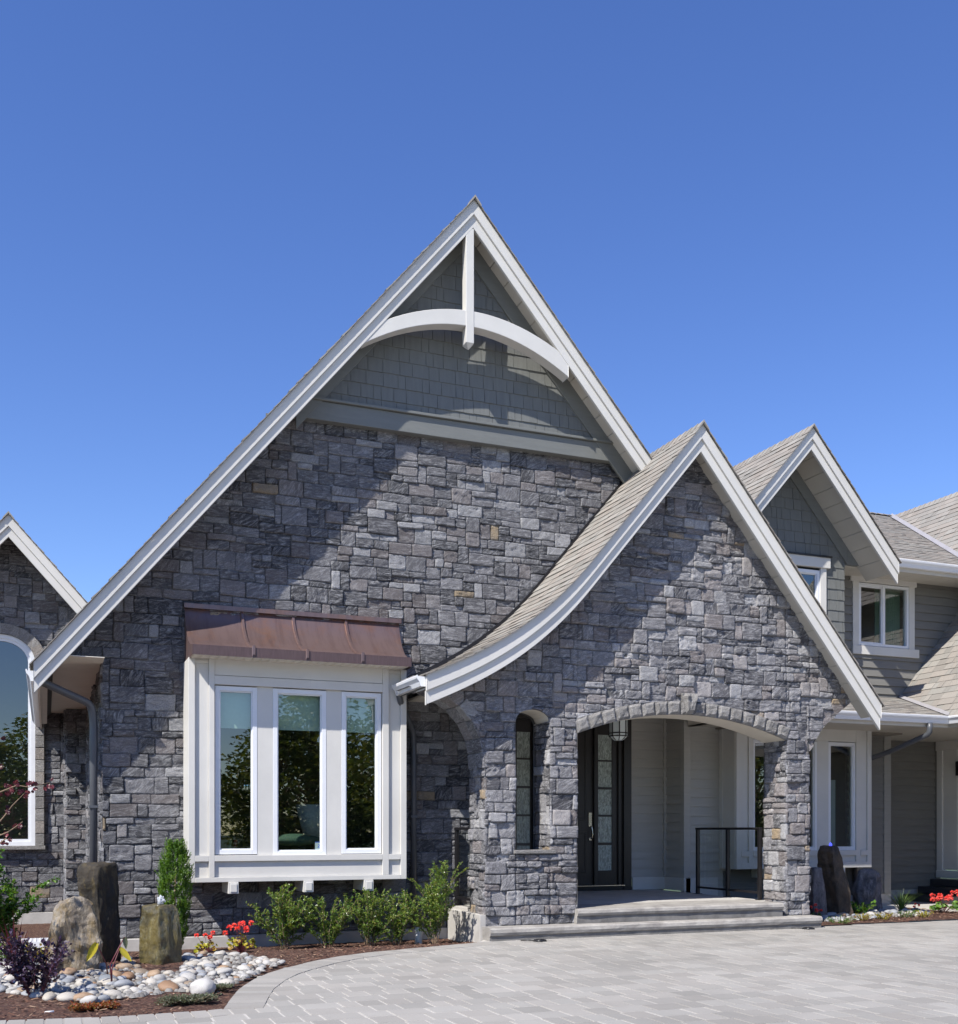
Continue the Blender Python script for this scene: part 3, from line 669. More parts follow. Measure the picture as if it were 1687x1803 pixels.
course_roof(pf, r4, poly_path(left), (0, 1, 0), lambda s: 0, lambda s: 1.70 if s < 4.6 else 3.2, expo=0.135)
course_roof(pf, r4, poly_path([(PR[0]+0.03, YPR-0.035, PR[1]-0.036), (PA[0], YPR-0.035, PA[1])]), (0, 1, 0), lambda s: 0, lambda s: 3.0 if s > 1.5 else 0.53)
ridge_caps(pf, r4, Vector((PA[0], YPR-0.04, PA[1]+0.01)), Vector((PA[0], 14.9, PA[1]+0.01)), 1.196, 1.196)
pf.build('roof', 'shingle', house)['label'] = 'swept porch roof with weathered asphalt shingles'
fl = MB()                                                                    # step flashing against the stone wall
fl.band([(x, z+0.035) for x, z in pl+[(7.75, ptop(7.75))]], -0.035, 0.03, YM-0.035, YM-0.02); fl.build('flashing', 'black_metal', house)
gutter(house, (pl[0][0]+0.01, YPR+0.05, pl[0][1]-0.01), (pl[0][0]+0.01, 12.93, pl[0][1]-0.01), (-1, 0, 0))
# porch stone wall with its openings
AX0, AX1 = 6.276, 9.50; ac = (7.86, 2.86)
ain = [(PY(a, b_, YPW).x, PY(a, b_, YPW).z) for a, b_ in ((1017.8, 1291), (1064, 1276), (1113.8, 1263), (1166, 1259.4), (1213, 1259), (1260.8, 1264), (1308, 1275), (1355.6, 1291.4), (1384, 1303))]
ci = fit(ain, 0); zin = lambda x: ci[0]+ci[1]*x+ci[2]*x*x
slope_in = lambda x: ci[1]+2*ci[2]*x
zout = lambda x: zin(x)+0.175*math.hypot(1, slope_in(x))
hf = [(4.02, 3.06), (4.25, 3.055), (4.407, 3.02), (4.62, 2.90), (4.77, 2.77), (4.9, 2.57), (4.976, 2.38), (5.0, 2.1)]     # half arch on the left
PXL = 5.0; wX0, wX1, wZ0, wZs, wZt = 5.42, 5.885, 1.09, 2.70, 2.845
def wtop(x): t = (x-(wX0+wX1)/2)/((wX1-wX0)/2); return wZs+(wZt-wZs)*math.sqrt(max(0, 1-t*t))
PRX = 9.90
def plo_right(x): return ev([(9.90, 2.44), (9.96, 2.50)]+[(PY(a, c, YPW).x, PY(a, c, YPW).z) for a, c in ((1437, 1298), (1455, 1275), (1478, 1254), (1500, 1235), (1515, 1222))], x)
hiP = lambda u: ptop(u)-0.10
regP = [(4.05, PXL, lambda x: ev(hf, x), hiP), (PXL, wX0, 0.155, hiP), (wX0, wX1, 0.155, wZ0-0.045), (wX0, wX1, wtop, hiP),
        (wX1, AX0, 0.155, hiP), (AX0, AX1, zout, hiP), (AX1, PRX, 0.155, hiP), (PRX, 10.62, plo_right, hiP)]
pw = MB(Tfront(YPW)); 
stonework(pw, random.Random(31), 4.05, 10.65, 0.155, 6.5, regP, corners=(PXL, AX0, AX1, PRX, wX0, wX1), rel=1.25, rnd=0.016, wr=(4, 8), hr=(3, 5))
for (a, b_, lo, hi) in regP: core(pw, a, b_, lo, hi)
pw.T = Tleft(PXL); stonework(pw, random.Random(32), YPW, YPW+0.5, 0.155, 2.5, [(YPW, YPW+0.5, 0.155, 2.35)], corners=(YPW, YPW+0.5), rel=1.3, rnd=0.02, wr=(3, 6)); core(pw, YPW, YPW+0.5, 0.155, 2.4)
pw.T = Tleft(AX1); stonework(pw, random.Random(33), YPW, YPW+0.5, 0.155, 2.7, [(YPW, YPW+0.5, 0.155, zin(AX1)+0.02)], corners=(YPW, YPW+0.5), rel=1.2, rnd=0.02, wr=(3, 6)); core(pw, YPW, YPW+0.5, 0.155, 2.6)
pw.T = Tright(PRX); stonework(pw, random.Random(34), YPW, YPW+0.5, 0.155, 2.6, [(YPW, YPW+0.5, 0.155, 2.5)], corners=(YPW,), rel=1.2, wr=(3, 6)); core(pw, YPW, YPW+0.5, 0.155, 2.5)
pw.T = Tright(AX0); core(pw, YPW, YPW+0.5, 0.155, zin(AX0), n=0.0)
pw.T = Tleft(wX1); stonework(pw, random.Random(35), YPW, YPW+0.42, 1.0, 2.75, [(YPW, YPW+0.42, 1.05, wZs)], corners=(YPW,), rel=1.0, wr=(3, 6)); core(pw, YPW, YPW+0.42, 1.05, wZs+0.03)
pw.T = Tright(wX0); core(pw, YPW, YPW+0.42, 1.05, wZs+0.03, n=0.0)
pw.T = lambda u, n, z: (u, YPW+0.5+n, z)                                      # back of the wall, seen only through the porch
for (a, b_, lo, hi) in regP[:-1]: core(pw, a, b_, lo, (lambda x, h=hi: min(3.6, (h(x) if callable(h) else h)-0.07 if x > 9.9 else (h(x) if callable(h) else h))), n=0.0)
pw.T = lambda u, n, z: (u, YPW+0.12+n, z)
core(pw, PRX, 10.62, plo_right, hiP, n=0.0); pw.T = None
for i in range(14):
    a, c = lerp(PRX, 10.62, i/14), lerp(PRX, 10.62, (i+1)/14); pw.add([(a, YPW, plo_right(a)), (c, YPW, plo_right(c)), (c, YPW+0.12, plo_right(c)), (a, YPW+0.12, plo_right(a))], [(0, 1, 2, 3)], (0.4, 0.1, 0.2))
for i in range(len(hf)-1):                                                   # underside of the half arch
    a, c = hf[i], hf[i+1]; pw.add([(a[0], YPW, a[1]), (c[0], YPW, c[1]), (c[0], YPW+0.5, c[1]), (a[0], YPW+0.5, a[1])], [(0, 1, 2, 3)], rc(rng))
pw.build('stone_wall', ['porch_stone', 'mortar'], house)['label'] = 'grey stone front wall of the arched porch'
# half-arch soffit stones, wedge by wedge
hs = MB(); L = 0; rr = random.Random(9)
P_, LL = poly_path([(x, 0, z) for x, z in hf])
s_ = 0.05
while s_ < LL-0.15:
    w = rr.uniform(0.17, 0.26); a = P_(s_); b_ = P_(min(LL, s_+w-0.01)); t_ = (b_-a).normalized(); nn_ = Vector((-t_.z, 0, t_.x)) if t_.x > 0 else Vector((t_.z, 0, -t_.x))
    if nn_.z < 0: nn_ = -nn_
    o_ = rr.uniform(0.008, 0.02); ysp = YPW+rr.uniform(0.15, 0.33)
    for ya, yb in ((YPW-0.012, ysp-0.006), (ysp+0.006, YPW+0.5)):
        q0, q1 = a-nn_*o_, b_-nn_*o_; q2, q3 = b_+nn_*0.13, a+nn_*0.13
        hs.add([(p_.x, y_, p_.z) for y_ in (ya, yb) for p_ in (q0, q1, q2, q3)], [(0, 1, 2, 3), (7, 6, 5, 4), (0, 4, 5, 1), (1, 5, 6, 2), (2, 6, 7, 3), (3, 7, 4, 0)], rc(rr))
    s_ += w
hs.build('half_arch', 'porch_stone', house, bevel=0.012)['label'] = 'stone half arch left of the porch pier'
# pale granite arch: voussoirs, keystone, rendered soffit
va = MB(); nv = 17; rr = random.Random(4)
xs = [lerp(AX0-0.005, AX1+0.01, i/nv) for i in range(nv+1)]
for i in range(nv):
    xa, xb = xs[i]+0.004, xs[i+1]-0.004; q = []
    G = 5
    def pt(s, t): 
        x = lerp(xa, xb, s); nx_ = -slope_in(x); L_ = math.hypot(1, nx_); return (x+nx_/L_*0.175*t, zin(x)+0.175*t/L_ if False else zin(x)+0.175*t*(1/L_))
    o_ = Vector((rr.random()*30, rr.random()*30, 0)); V = []
    for a in range(G+1):
        for c in range(G+1):
            s, t = a/G, c/G; x, z = pt(s, t); e_ = min(s, 1-s, t, 1-t)
            V.append((x, YPW-0.012-(0.03 if e_ > 0.1 else 0)-0.02*noise.noise(Vector((s*2.2, t*2.2, 0))+o_)*(1 if e_ > 0.1 else 0)-0.006*rr.random(), z))
    nb = len(V)
    fs = [(a*(G+1)+c, (a+1)*(G+1)+c, (a+1)*(G+1)+c+1, a*(G+1)+c+1) for a in range(G) for c in range(G)]
    rim = [(a, 0) for a in range(G+1)]+[(G, c) for c in range(1, G+1)]+[(a, G) for a in range(G-1, -1, -1)]+[(0, c) for c in range(G-1, 0, -1)]
    for (a, c) in rim: x, z = pt(a/G, c/G); V.append((x, YPW+0.12, z))
    for k_ in range(len(rim)):
        i0 = rim[k_][0]*(G+1)+rim[k_][1]; i1 = rim[(k_+1) % len(rim)][0]*(G+1)+rim[(k_+1) % len(rim)][1]
        fs.append((i0, i1, nb+(k_+1) % len(rim), nb+k_))
    va.add(V, fs, (rr.random(), 0.2, rr.random()), smooth=False)
va.build('arch_stones', 'granite', house)['label'] = 'pale granite voussoirs of the porch arch'
ks = MB(); kp0, kp1 = PY(1197, 1221, YPW), PY(1224, 1221, YPW); kb0, kb1 = PY(1205, 1257, YPW), PY(1218, 1257, YPW)
G = 6; V = []
for a in range(G+1):
    for c in range(G+1):
        s, t = a/G, c/G; xl, xr = lerp(kb0.x, kp0.x, t), lerp(kb1.x, kp1.x, t); x = lerp(xl, xr, s); z = lerp(kb0.z, kp0.z, t)
        e_ = 0 if (a in (0, G) or c in (0, G)) else 1
        V.append((x, YPW-0.04-e_*(0.05+0.04*noise.noise(Vector((s*3, t*3, 5))))-0.03*t, z))
nb = len(V); fs = [(a*(G+1)+c, (a+1)*(G+1)+c, (a+1)*(G+1)+c+1, a*(G+1)+c+1) for a in range(G) for c in range(G)]
rim = [(a, 0) for a in range(G+1)]+[(G, c) for c in range(1, G+1)]+[(a, G) for a in range(G-1, -1, -1)]+[(0, c) for c in range(G-1, 0, -1)]
for (a, c) in rim: v = V[a*(G+1)+c]; V.append((v[0], YPW+0.05, v[2]))
for k_ in range(len(rim)):
    i0 = rim[k_][0]*(G+1)+rim[k_][1]; i1 = rim[(k_+1) % len(rim)][0]*(G+1)+rim[(k_+1) % len(rim)][1]; fs.append((i0, i1, nb+(k_+1) % len(rim), nb+k_))
ks.add(V, fs, (0.9, 0.1, 0.4)); ks.build('keystone', 'granite', house)
so_ = MB(); n_ = 24
pts = [(lerp(AX0, AX1, i/n_), zin(lerp(AX0, AX1, i/n_))) for i in range(n_+1)]
so_.band(pts, -0.15, 0.0-0.0, YPW+0.02, YPW+0.5); so_.build('arch_soffit', 'cream', house)
so_ = MB(); pts = [(lerp(wX0, wX1, i/14), wtop(lerp(wX0, wX1, i/14))) for i in range(15)]
so_.band(pts, -0.03, 0.0, YPW+0.022, YPW+0.42); so_.build('niche_soffit', 'cream', house)
sl_ = MB(); sl_.box(wX0-0.03, wX1+0.07, YPW-0.05, YPW+0.45, wZ0-0.045, wZ0); sl_.build('stone_sill', 'granite', house, bevel=0.008)
# porch floor, steps, walls
st = node('porch_steps', house)
def nosed(name, x0, x1, yf, yb, z0, z1):
    m = MB(); nseg = 40; prof = [(0.0, z0), (0.0, z0+(z1-z0)*0.48), (-0.018, z0+(z1-z0)*0.55), (-0.035, z0+(z1-z0)*0.72), (-0.028, z1-0.018), (-0.008, z1-0.003), (0.03, z1), (yb-yf, z1), (yb-yf, z0)]
    V = []; k = len(prof)
    for i in range(nseg+1):
        x = lerp(x0, x1, i/nseg)
        for j, (y, z) in enumerate(prof):
            w = 0.008*noise.noise(Vector((x*4, j*1.7, z0*9))) if 1 <= j <= 6 else 0
            V.append((x, yf+y+w, z+w*0.4 if j in (3, 4, 5) else z))
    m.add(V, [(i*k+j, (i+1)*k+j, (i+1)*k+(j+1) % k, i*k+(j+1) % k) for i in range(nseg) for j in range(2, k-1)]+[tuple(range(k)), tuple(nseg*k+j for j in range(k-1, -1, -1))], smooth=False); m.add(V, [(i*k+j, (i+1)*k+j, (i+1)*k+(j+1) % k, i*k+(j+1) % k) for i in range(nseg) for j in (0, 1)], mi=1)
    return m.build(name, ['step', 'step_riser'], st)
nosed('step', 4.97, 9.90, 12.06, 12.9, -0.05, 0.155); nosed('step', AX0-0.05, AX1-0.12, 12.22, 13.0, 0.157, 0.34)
fl = MB(); fl.box(PXL+0.02, 9.52, 12.75, 16.0, -0.05, 0.339); fl.box(PXL-0.06, PXL+0.02, 12.3, 13.46, -0.3, 0.30); fl.build('porch_floor', 'concrete', house, bevel=0.006)
def lap_siding(name, parent, T, u0, u1, z0, z1, expo=0.152, mat='siding', lo=None, label=None):
    m = MB(T); z = z0; r = random.Random(int(u0*100)+int(z0*10))
    while z < z1:
        zt = min(z1, z+expo+0.015); x = u0
        cuts = [u0]+sorted(r.uniform(u0, u1) for _ in range(int((u1-u0)/2.2)))+[u1]
        for a, b_ in zip(cuts, cuts[1:]):
            if b_-a > 0.02: m.add([(a+0.001, 0.030, z), (b_-0.001, 0.030, z), (b_-0.001, 0.001, zt), (a+0.001, 0.001, zt), (a, -0.01, z), (b_, -0.01, z)], [(0, 1, 2, 3), (4, 5, 1, 0)])
        z += expo
    m.add([(u0, 0, z0-0.02), (u1, 0, z0-0.02), (u1, 0, z1), (u0, 0, z1)], [(0, 1, 2, 3)])
    o = m.build(name, mat, parent)
    if label: o['label'] = label
    return o
YD, YW = 15.8, 15.2; XS = 9.72
# walls inside the porch
lap_siding('lap_siding', house, Tfront(YD), PY(1108, 1400, YD).x, XS, 0.55, 3.6, mat='porch_siding_brightened', label='warm grey lap siding beside the front door, lightened in place of bounce light'); lap_siding('lap_siding', house, Tfront(YD), 5.3, PY(894, 1400, YD).x, 0.34, 3.6); lap_siding('lap_siding', house, Tfront(YD), PY(894, 1400, YD).x, PY(1108, 1400, YD).x, 3.21, 3.6)
lap_siding('lap_siding', house, Tleft(XS), YW, YD, 0.55, 3.6, mat='porch_siding_brightened')
bxr = PY(1275, 1500, YW).x
lap_siding('lap_siding', house, Tfront(YW), XS, 10.6, 0.2, 3.7, mat='porch_siding_brightened'); 
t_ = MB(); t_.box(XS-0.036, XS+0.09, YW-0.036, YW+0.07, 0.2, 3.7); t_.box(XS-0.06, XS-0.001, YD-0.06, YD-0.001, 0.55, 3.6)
t_.build('corner_board', 'porch_siding_brightened', house, bevel=0.003)
bb = MB(); bb.box(9.07, XS, YD-0.035, YD, 0.34, 0.55); bb.box(XS-0.038, XS, YW-0.038, YD-0.02, 0.34, 0.55); bb.box(XS, PY(1262, 1560, YW).x, YW-0.036, YW, 0.15, 0.55)
bb.build('baseboard', 'white_trim', house, bevel=0.003)
cl = MB(); cl.box(PXL+0.08, 9.75, YPW+0.5, YD+0.1, 3.45, 3.5); cl.box(PXL-0.6, PXL+0.3, YPW+0.5, YM, 3.02, 3.05); cl.box(9.75, 9.85, YPW+0.5, YW, 3.03, 3.5); cl.build('porch_ceiling', 'cream', house)
# front door unit
dr = node('front_door', house, 'tall dark brown front door with glazed sidelights')
dX = lambda px: PY(px, 1400, YD).x
dZ = lambda py, px=1066: PY(px, py, YD).z
m = MB(); zt = 3.12; zf = 0.34
m.box(dX(1096), dX(1109), YD-0.06, YD+0.02, zf, zt+0.1); m.box(dX(893), dX(905), YD-0.06, YD+0.02, zf, zt+0.1)
m.box(dX(905), dX(1096), YD-0.05, YD+0.02, zt, zt+0.1); m.box(dX(905), dX(1096), YD-0.04, YD+0.05, zf, zf+0.075)
m.box(dX(1089), dX(1096), YD-0.01, YD+0.1, zf+0.07, zt); m.box(dX(1046), dX(1050), YD-0.02, YD+0.1, zf+0.07, zt); m.box(dX(938), dX(943), YD-0.02, YD+0.1, zf+0.07, zt)
m.build('door_frame', 'door_dark', dr, bevel=0.004)
def sidelight(pa, pb, ga, gb):
    m = MB(); y0, y1 = YD+0.03, YD+0.07
    m.box(dX(pa), dX(ga), y0, y1, zf+0.08, zt); m.box(dX(gb), dX(pb), y0, y1, zf+0.08, zt)
    zs = [(1293.7, 1338), (1341, 1386), (1390, 1434.6), (1438, 1483.6), (1488, 1532.8)]
    prev = zt
    for a, c in zs: m.box(dX(ga), dX(gb), y0, y1, dZ(a), prev); prev = dZ(c)
    m.box(dX(ga), dX(gb), y0, y1, zf+0.08, prev); s = m.build('sidelight', 'door_dark', dr, bevel=0.003)
    for a, c in zs:
        g = MB(); g.add([(dX(ga)-0.005, YD+0.05, dZ(c)-0.005), (dX(gb)+0.005, YD+0.05, dZ(c)-0.005), (dX(gb)+0.005, YD+0.05, dZ(a)+0.005), (dX(ga)-0.005, YD+0.05, dZ(a)+0.005)], [(0, 1, 2, 3)]); g.build('sidelight_pane', 'rain_glass', dr)
sidelight(1050, 1089, 1055, 1079.5); sidelight(905, 938, 911.5, 935.5)
m = MB(); xa, xb = dX(943), dX(1046); y0 = YD+0.035
m.box(xa, xb, y0, y0+0.05, zf+0.08, zt); dlab = m.build('door_leaf', 'door_dark', dr)
zr = dZ(1455)
for za, zb in ((zf+0.3, zr-0.09), (zr+0.09, zt-0.15)):
    q_ = MB(); frame_box(q_, None, xa+0.12, xb-0.12, za, zb, 0.03, y0-0.012, y0+0.001); q_.box(xa+0.17, xb-0.17, y0-0.008, y0, za+0.05, zb-0.05); q_.build('door_panel', 'door_dark', dr, bevel=0.004)
m = MB(); m.box(dX(905), dX(1096), YD-0.09, YD-0.03, zf+0.075, zf+0.09); m.build('threshold', 'nickel', dr)
hn = MB(); hx = dX(1040.5); z0_, z1_ = dZ(1431, 1040), dZ(1456, 1040); zb_ = dZ(1480, 1040)
hn.box(hx-0.028, hx+0.028, y0-0.02, y0, z1_, z1_+0.235); hn.box(hx-0.022, hx+0.022, y0-0.02, y0, zb_-0.0, zb_+0.05)
hn.tube([(hx, y0-0.01, zb_+0.03), (hx+0.012, y0-0.06, zb_+0.035), (hx+0.016, y0-0.068, zb_+0.10), (hx+0.012, y0-0.06, z1_-0.005), (hx, y0-0.01, z1_+0.01)], 0.013, 8)
hn.build('door_handle', 'nickel', dr, bevel=0.003)
m = MB(); m.box(5.4, XS, YD+1.6, YD+1.65, 0.3, 3.5); m.box(5.4, XS, YD+0.05, YD+1.6, 0.3, 0.33); m.box(5.4, XS, YD+0.05, YD+1.6, 3.5, 3.53); m.build('hall', 'interior', house)

# ---- second gable (upper floor, right), wall Y=14.65 -----------------------
YG, YGR = 14.65, 13.91
GA = (11.256, 7.713); gs = 1.15
g3 = [(GA[0]-2.4, GA[1]-2.4*gs), GA, (12.993, 5.737)]
gtop = lambda x: ev(g3, x)
rake_set(house, g3, YGR, YG, 18.5, split=12.72)
rf3 = MB(); r5 = random.Random(44)
course_roof(rf3, r5, poly_path([(g3[0][0], YGR-0.035, g3[0][1]), (GA[0], YGR-0.035, GA[1])]), (0, 1, 0), lambda s: 0, lambda s: 4.4)
course_roof(rf3, r5, poly_path([(13.02, YGR-0.035, 5.706), (GA[0], YGR-0.035, GA[1])]), (0, 1, 0), lambda s: 0, lambda s: 4.2 if s > 0.42 else 0.6)
ridge_caps(rf3, r5, Vector((GA[0], YGR-0.04, GA[1]+0.01)), Vector((GA[0], 18.4, GA[1]+0.01)), gs, gs)
rf3.build('roof', 'shingle', house)['label'] = 'shingled roof of the small upper gable'
XG = 12.5
sh = MB(Tfront(YG)); z = 3.6; r3 = random.Random(18); zz0 = 5.80
while z < 7.6:
    x = 9.3-r3.random()*0.2; h = 0.178
    while x < 12.9:
        w = r3.choice((0.10, 0.14, 0.17, 0.2, 0.23)); xe = min(x+w, 12.505 if z < 5.79 else 12.9); xc = x+w/2
        inwin = (10.72 < xc < 12.1 and 4.55 < z+h*0.5 < 5.86)
        if z+h*0.5 < gtop(xc)-0.25 and xe-x > 0.02 and not inwin:
            zt = z+h+0.02; t = r3.uniform(0.014, 0.02); dz = r3.uniform(-0.003, 0.003)
            V = [(x+0.003, 0, z+dz), (xe-0.003, 0, z+dz), (xe-0.003, t, z+dz), (x+0.003, t, z+dz), (xe-0.003, 0.004, zt), (x+0.003, 0.004, zt)]
            sh.add(V, [(0, 1, 2, 3), (3, 2, 4, 5), (0, 3, 5), (1, 4, 2)], rc(r3))
        x += w
    z += h
hG = lambda u: min(gtop(u)-0.1, 9)
core(sh, 9.3, 10.75, 3.3, hG, n=0); core(sh, 10.75, 12.05, 5.80, hG, n=0); core(sh, 10.75, 12.05, 3.3, 4.6, n=0); core(sh, 12.05, 12.5, 3.3, hG, n=0); core(sh, 12.5, 12.8, 5.80, hG, n=0)
sh.T = Tright(XG); core(sh, YG, YW, 3.3, 5.8, n=0)
sh.build('gable_shingles', ['shake', 'shake'], house)['label'] = 'shaded shingle wall of the small upper gable'
fz = MB(); fx0 = GA[0]+(GA[1]-6.25)/gs; fx1 = GA[0]+(GA[1]-5.93)/gs; fz.band([(9.6, gtop(9.6)), GA, (fx0, gtop(fx0))], 0.12, 0.44, YG-0.045, YG-0.002); fz.prism([(fx0+.001, 5.81), (fx0+.001, gtop(fx0)-0.12), (fx1, 5.81)], YG-0.045, YG-0.002); fz.build('frieze', 'grey_trim', house, bevel=0.004)
w_ = node('window', house, 'white-trimmed window in the small upper gable')
m = MB(Tfront(YG)); m.box(10.66, 12.16, 0.0, 0.075, 5.70, 5.87); m.box(10.64, 12.18, 0.0, 0.10, 5.87, 5.90, mi=1); m.box(11.98, 12.10, 0.0, 0.045, 4.4, 5.70); m.box(10.72, 10.84, 0.0, 0.045, 4.4, 5.70); m.box(10.70, 12.12, 0, 0.06, 4.3, 4.4)
m.build('window_trim', ['white_trim', 'black_metal'], w_, bevel=0.003)
sash(w_, Tfront(YG), 10.84, 11.98, 4.4, 5.66, w=0.06); sash(w_, Tfront(YG-0.004), 11.40, 11.98, 4.4, 5.66, w=0.05)
# upper wall C (Y=15.2) with its window
z_s = 5.80
def uw(u0, u1, z0, z1): lap_siding('lap_siding', house, Tfront(YW), u0, u1, z0, z1)
Wu = lambda px: PY(px, 1090, YW).x
wa, wb = Wu(1499.5), Wu(1608); wzt, wzb = PY(1550, 1019, YW).z, PY(1550, 1152, YW).z
uw(XG, wa, 3.6, z_s); uw(wb, 16.3, 3.6, z_s); uw(wa, wb, 3.6, wzb+0.05); 
w_ = node('window', house, 'white two-light slider window in the upper wall')
m = MB(Tfront(YW)); k_ = 0.13
m.box(wa-0.05, wb+0.04, 0, 0.05, wzt-0.10, wzt+0.02); m.box(wa-0.08, wb+0.07, 0, 0.065, wzt+0.02, wzt+0.05)
m.box(wa, wa+k_, 0, 0.04, wzb+0.12, wzt-0.1); m.box(wb-k_, wb, 0, 0.04, wzb+0.12, wzt-0.1); m.box(wa-0.01, wb+0.09, 0, 0.055, wzb-0.03, wzb+0.12)
m.build('window_trim', 'white_trim', w_, bevel=0.003)
f0, f1 = wa+k_, wb-k_; fm = (f0+f1)/2; zb_, zt_ = wzb+0.13, wzt-0.11
m = MB(); frame_box(m, Tfront(YW), f0, f1, zb_, zt_, 0.045, -0.05, 0.03); m.box(fm-0.03, fm+0.03, -0.05, 0.03, zb_+0.045, zt_-0.045); frame_box(m, Tfront(YW), f0+0.045, fm-0.02, zb_+0.045, zt_-0.045, 0.025, -0.03, 0.015)
m.build('window_frame', 'vinyl', w_, bevel=0.003)
g = MB(Tfront(YW)); g.add([(f0+0.06, -0.01, zb_+0.06), (fm-0.03, -0.01, zb_+0.06), (fm-0.03, -0.01, zt_-0.06), (f0+0.06, -0.01, zt_-0.06)], [(0, 1, 2, 3)]); g.add([(fm+0.03, -0.02, zb_+0.04), (f1-0.04, -0.02, zb_+0.04), (f1-0.04, -0.02, zt_-0.04), (fm+0.03, -0.02, zt_-0.04)], [(0, 1, 2, 3)]); g.build('window_pane', 'glass', w_)
cu = MB(Tfront(YW)); 
for i in range(11):
    xx = lerp(fm+0.0, f1, i/11); cu.add([(xx, -0.20, zb_-0.1), (xx+0.03, -0.25, zb_-0.1), (xx+0.06, -0.20, zb_-0.1), (xx, -0.20, zt_), (xx+0.03, -0.25, zt_), (xx+0.06, -0.20, zt_)], [(0, 1, 4, 3), (1, 2, 5, 4)], smooth=True)
cu.build('curtain', 'curtain', w_)
rm = MB(); rm.box(XG, 16, YW+1.8, YW+1.85, 3.8, 6); rm.box(XG, 16, YW+0.1, YW+1.8, 5.81, 5.85); rm.box(XG, 16, YW+0.1, YW+1.8, 3.9, 3.95); rm.box(XG, XG+0.03, YW+0.1, YW+1.8, 3.9, 5.85)
rm.box(10.5, 12.3, YG+0.9, YG+0.93, 4, 6); rm.box(10.5, 12.3, YG+0.06, YG+0.9, 5.83, 5.86); rm.build('room', 'interior', house)
# upper eave: soffit, fascia, gutter
sf = MB(); YGUT = 14.5
sf.box(12.95, 17.5, 14.48, 14.50, 5.75, 5.92)
for i in range(16): sf.box(XG+0.0+i*0.31, XG+(i+1)*0.31-0.006, 14.66 if i < 2 else 14.5, YW+0.05, 5.79, 5.805)
sf.build('eave_soffit', 'soffit', house)
sf = MB(); sf.box(13.0, 13.14, 14.55, 14.66, 5.785, 5.79); sf.build('soffit_vent', 'grey_trim', house)
gutter(house, (12.97, 14.48, 5.94), (17.6, 14.48, 5.94), (0, -1, 0))
# roof G above it (front slope) and roof F (left-facing slope of the right wing's upper roof)
mG = 0.539
def yz(Y): return 5.94+mG*(Y-14.42)
pG = poly_path([(0, 14.42, 5.945), (0, 18.5, yz(18.5))]); LG = pG[1]
vS = (17.04, 18.5); vE = (15.5, 15.1)                                          # valley in plan
def vx(s): Y = 14.42+s/math.hypot(1, mG); return vE[0]+(vS[0]-vE[0])*(Y-vE[1])/(vS[1]-vE[1])
rg = MB(); r6 = random.Random(61)
course_roof(rg, r6, pG, (1, 0, 0), lambda s: GA[0]+(GA[1]-5.94-s*0.474)/gs, vx, expo=0.14)
dG = MB(); dG.add([(13.04, 14.42, 5.93), (17.2, 14.42, 5.93), (17.2, 18.5, yz(18.5)-0.01), (11.3, 18.5, yz(18.5)-0.01)], [(0, 1, 2, 3)]); dG.add([(12, 18.5, yz(18.5)-0.01), (19, 18.5, yz(18.5)-0.01), (19, 21, yz(18.5)-1.5), (12, 21, yz(18.5)-1.5)], [(0, 1, 2, 3)]); dG.build('roof_deck', 'mortar', house)
for i in range(26):                                                            # caps along roof G's ridge
    x = 13+i*0.16; rg.add([(x, 18.42, yz(18.5)+0.0), (x+0.15, 18.42, yz(18.5)+0.0), (x+0.15, 18.5, yz(18.5)+0.045), (x, 18.5, yz(18.5)+0.05), (x, 18.6, yz(18.5)), (x+0.15, 18.6, yz(18.5))], [(0, 1, 2, 3), (3, 2, 5, 4)], rc(r6))
rg.build('roof', 'shingle', house)['label'] = 'low front slope above the upper window'
sF = 1.19; FX, FZ = 17.04, 8.11
eF = FX-2.6; pF = poly_path([(eF, 0, FZ-2.6*sF), (FX, 0, FZ)])
def fy1(s):
    X = eF+s/math.hypot(1, sF); return vE[1]+(vS[1]-vE[1])*(X-vE[0])/(vS[0]-vE[0])
rf_ = MB(); course_roof(rf_, r6, pF, (0, 1, 0), lambda s: 9.5, lambda s: max(9.5, fy1(s)) if fy1(s) > 14.2 else 0, expo=0.145)
ridge_caps(rf_, r6, Vector((FX, 9.5, FZ+0.01)), Vector((FX, 19.5, FZ+0.01)), sF, sF)
rf_.add([(FX, 9.5, FZ), (FX, 19, FZ), (FX+3, 19, FZ-3*sF), (FX+3, 9.5, FZ-3*sF)], [(0, 1, 2, 3)]); rf_.add([(eF+1.0, 9.5, FZ-1.6*sF-0.02), (eF+1.0, 14.6, FZ-1.6*sF-0.02), (FX, 18.5, FZ-0.02), (FX, 9.5, FZ-0.02)], [(0, 1, 2, 3)])
rf_.build('roof', 'shingle', house)['label'] = 'steep left-facing roof of the right wing'
va_ = MB()                                                                       # valley flashing
def vp(t, o, h): X = lerp(vE[0]-0.3, vS[0], t); Y = lerp(vE[1]-0.66, vS[1], t); return (X+o, Y, max(yz(Y), 0)+h)
va_.add([vp(0, -0.06, 0.028), vp(0, 0, 0.022), vp(1, 0, 0.022), vp(1, -0.06, 0.028)], [(0, 1, 2, 3)])
va_.add([vp(0, 0, 0.022), (vp(0, 0, 0)[0]+0.045, vp(0, 0, 0)[1], vp(0, 0, 0.03)[2]+0.053), (vp(1, 0, 0)[0]+0.045, vp(1, 0, 0)[1], vp(1, 0, 0.03)[2]+0.053), vp(1, 0, 0.022)], [(0, 1, 2, 3)])
simple('valley_metal', (0.30, 0.29, 0.30), 0.5, var=0.08)
va_.build('valley_flashing', 'valley_metal', house)
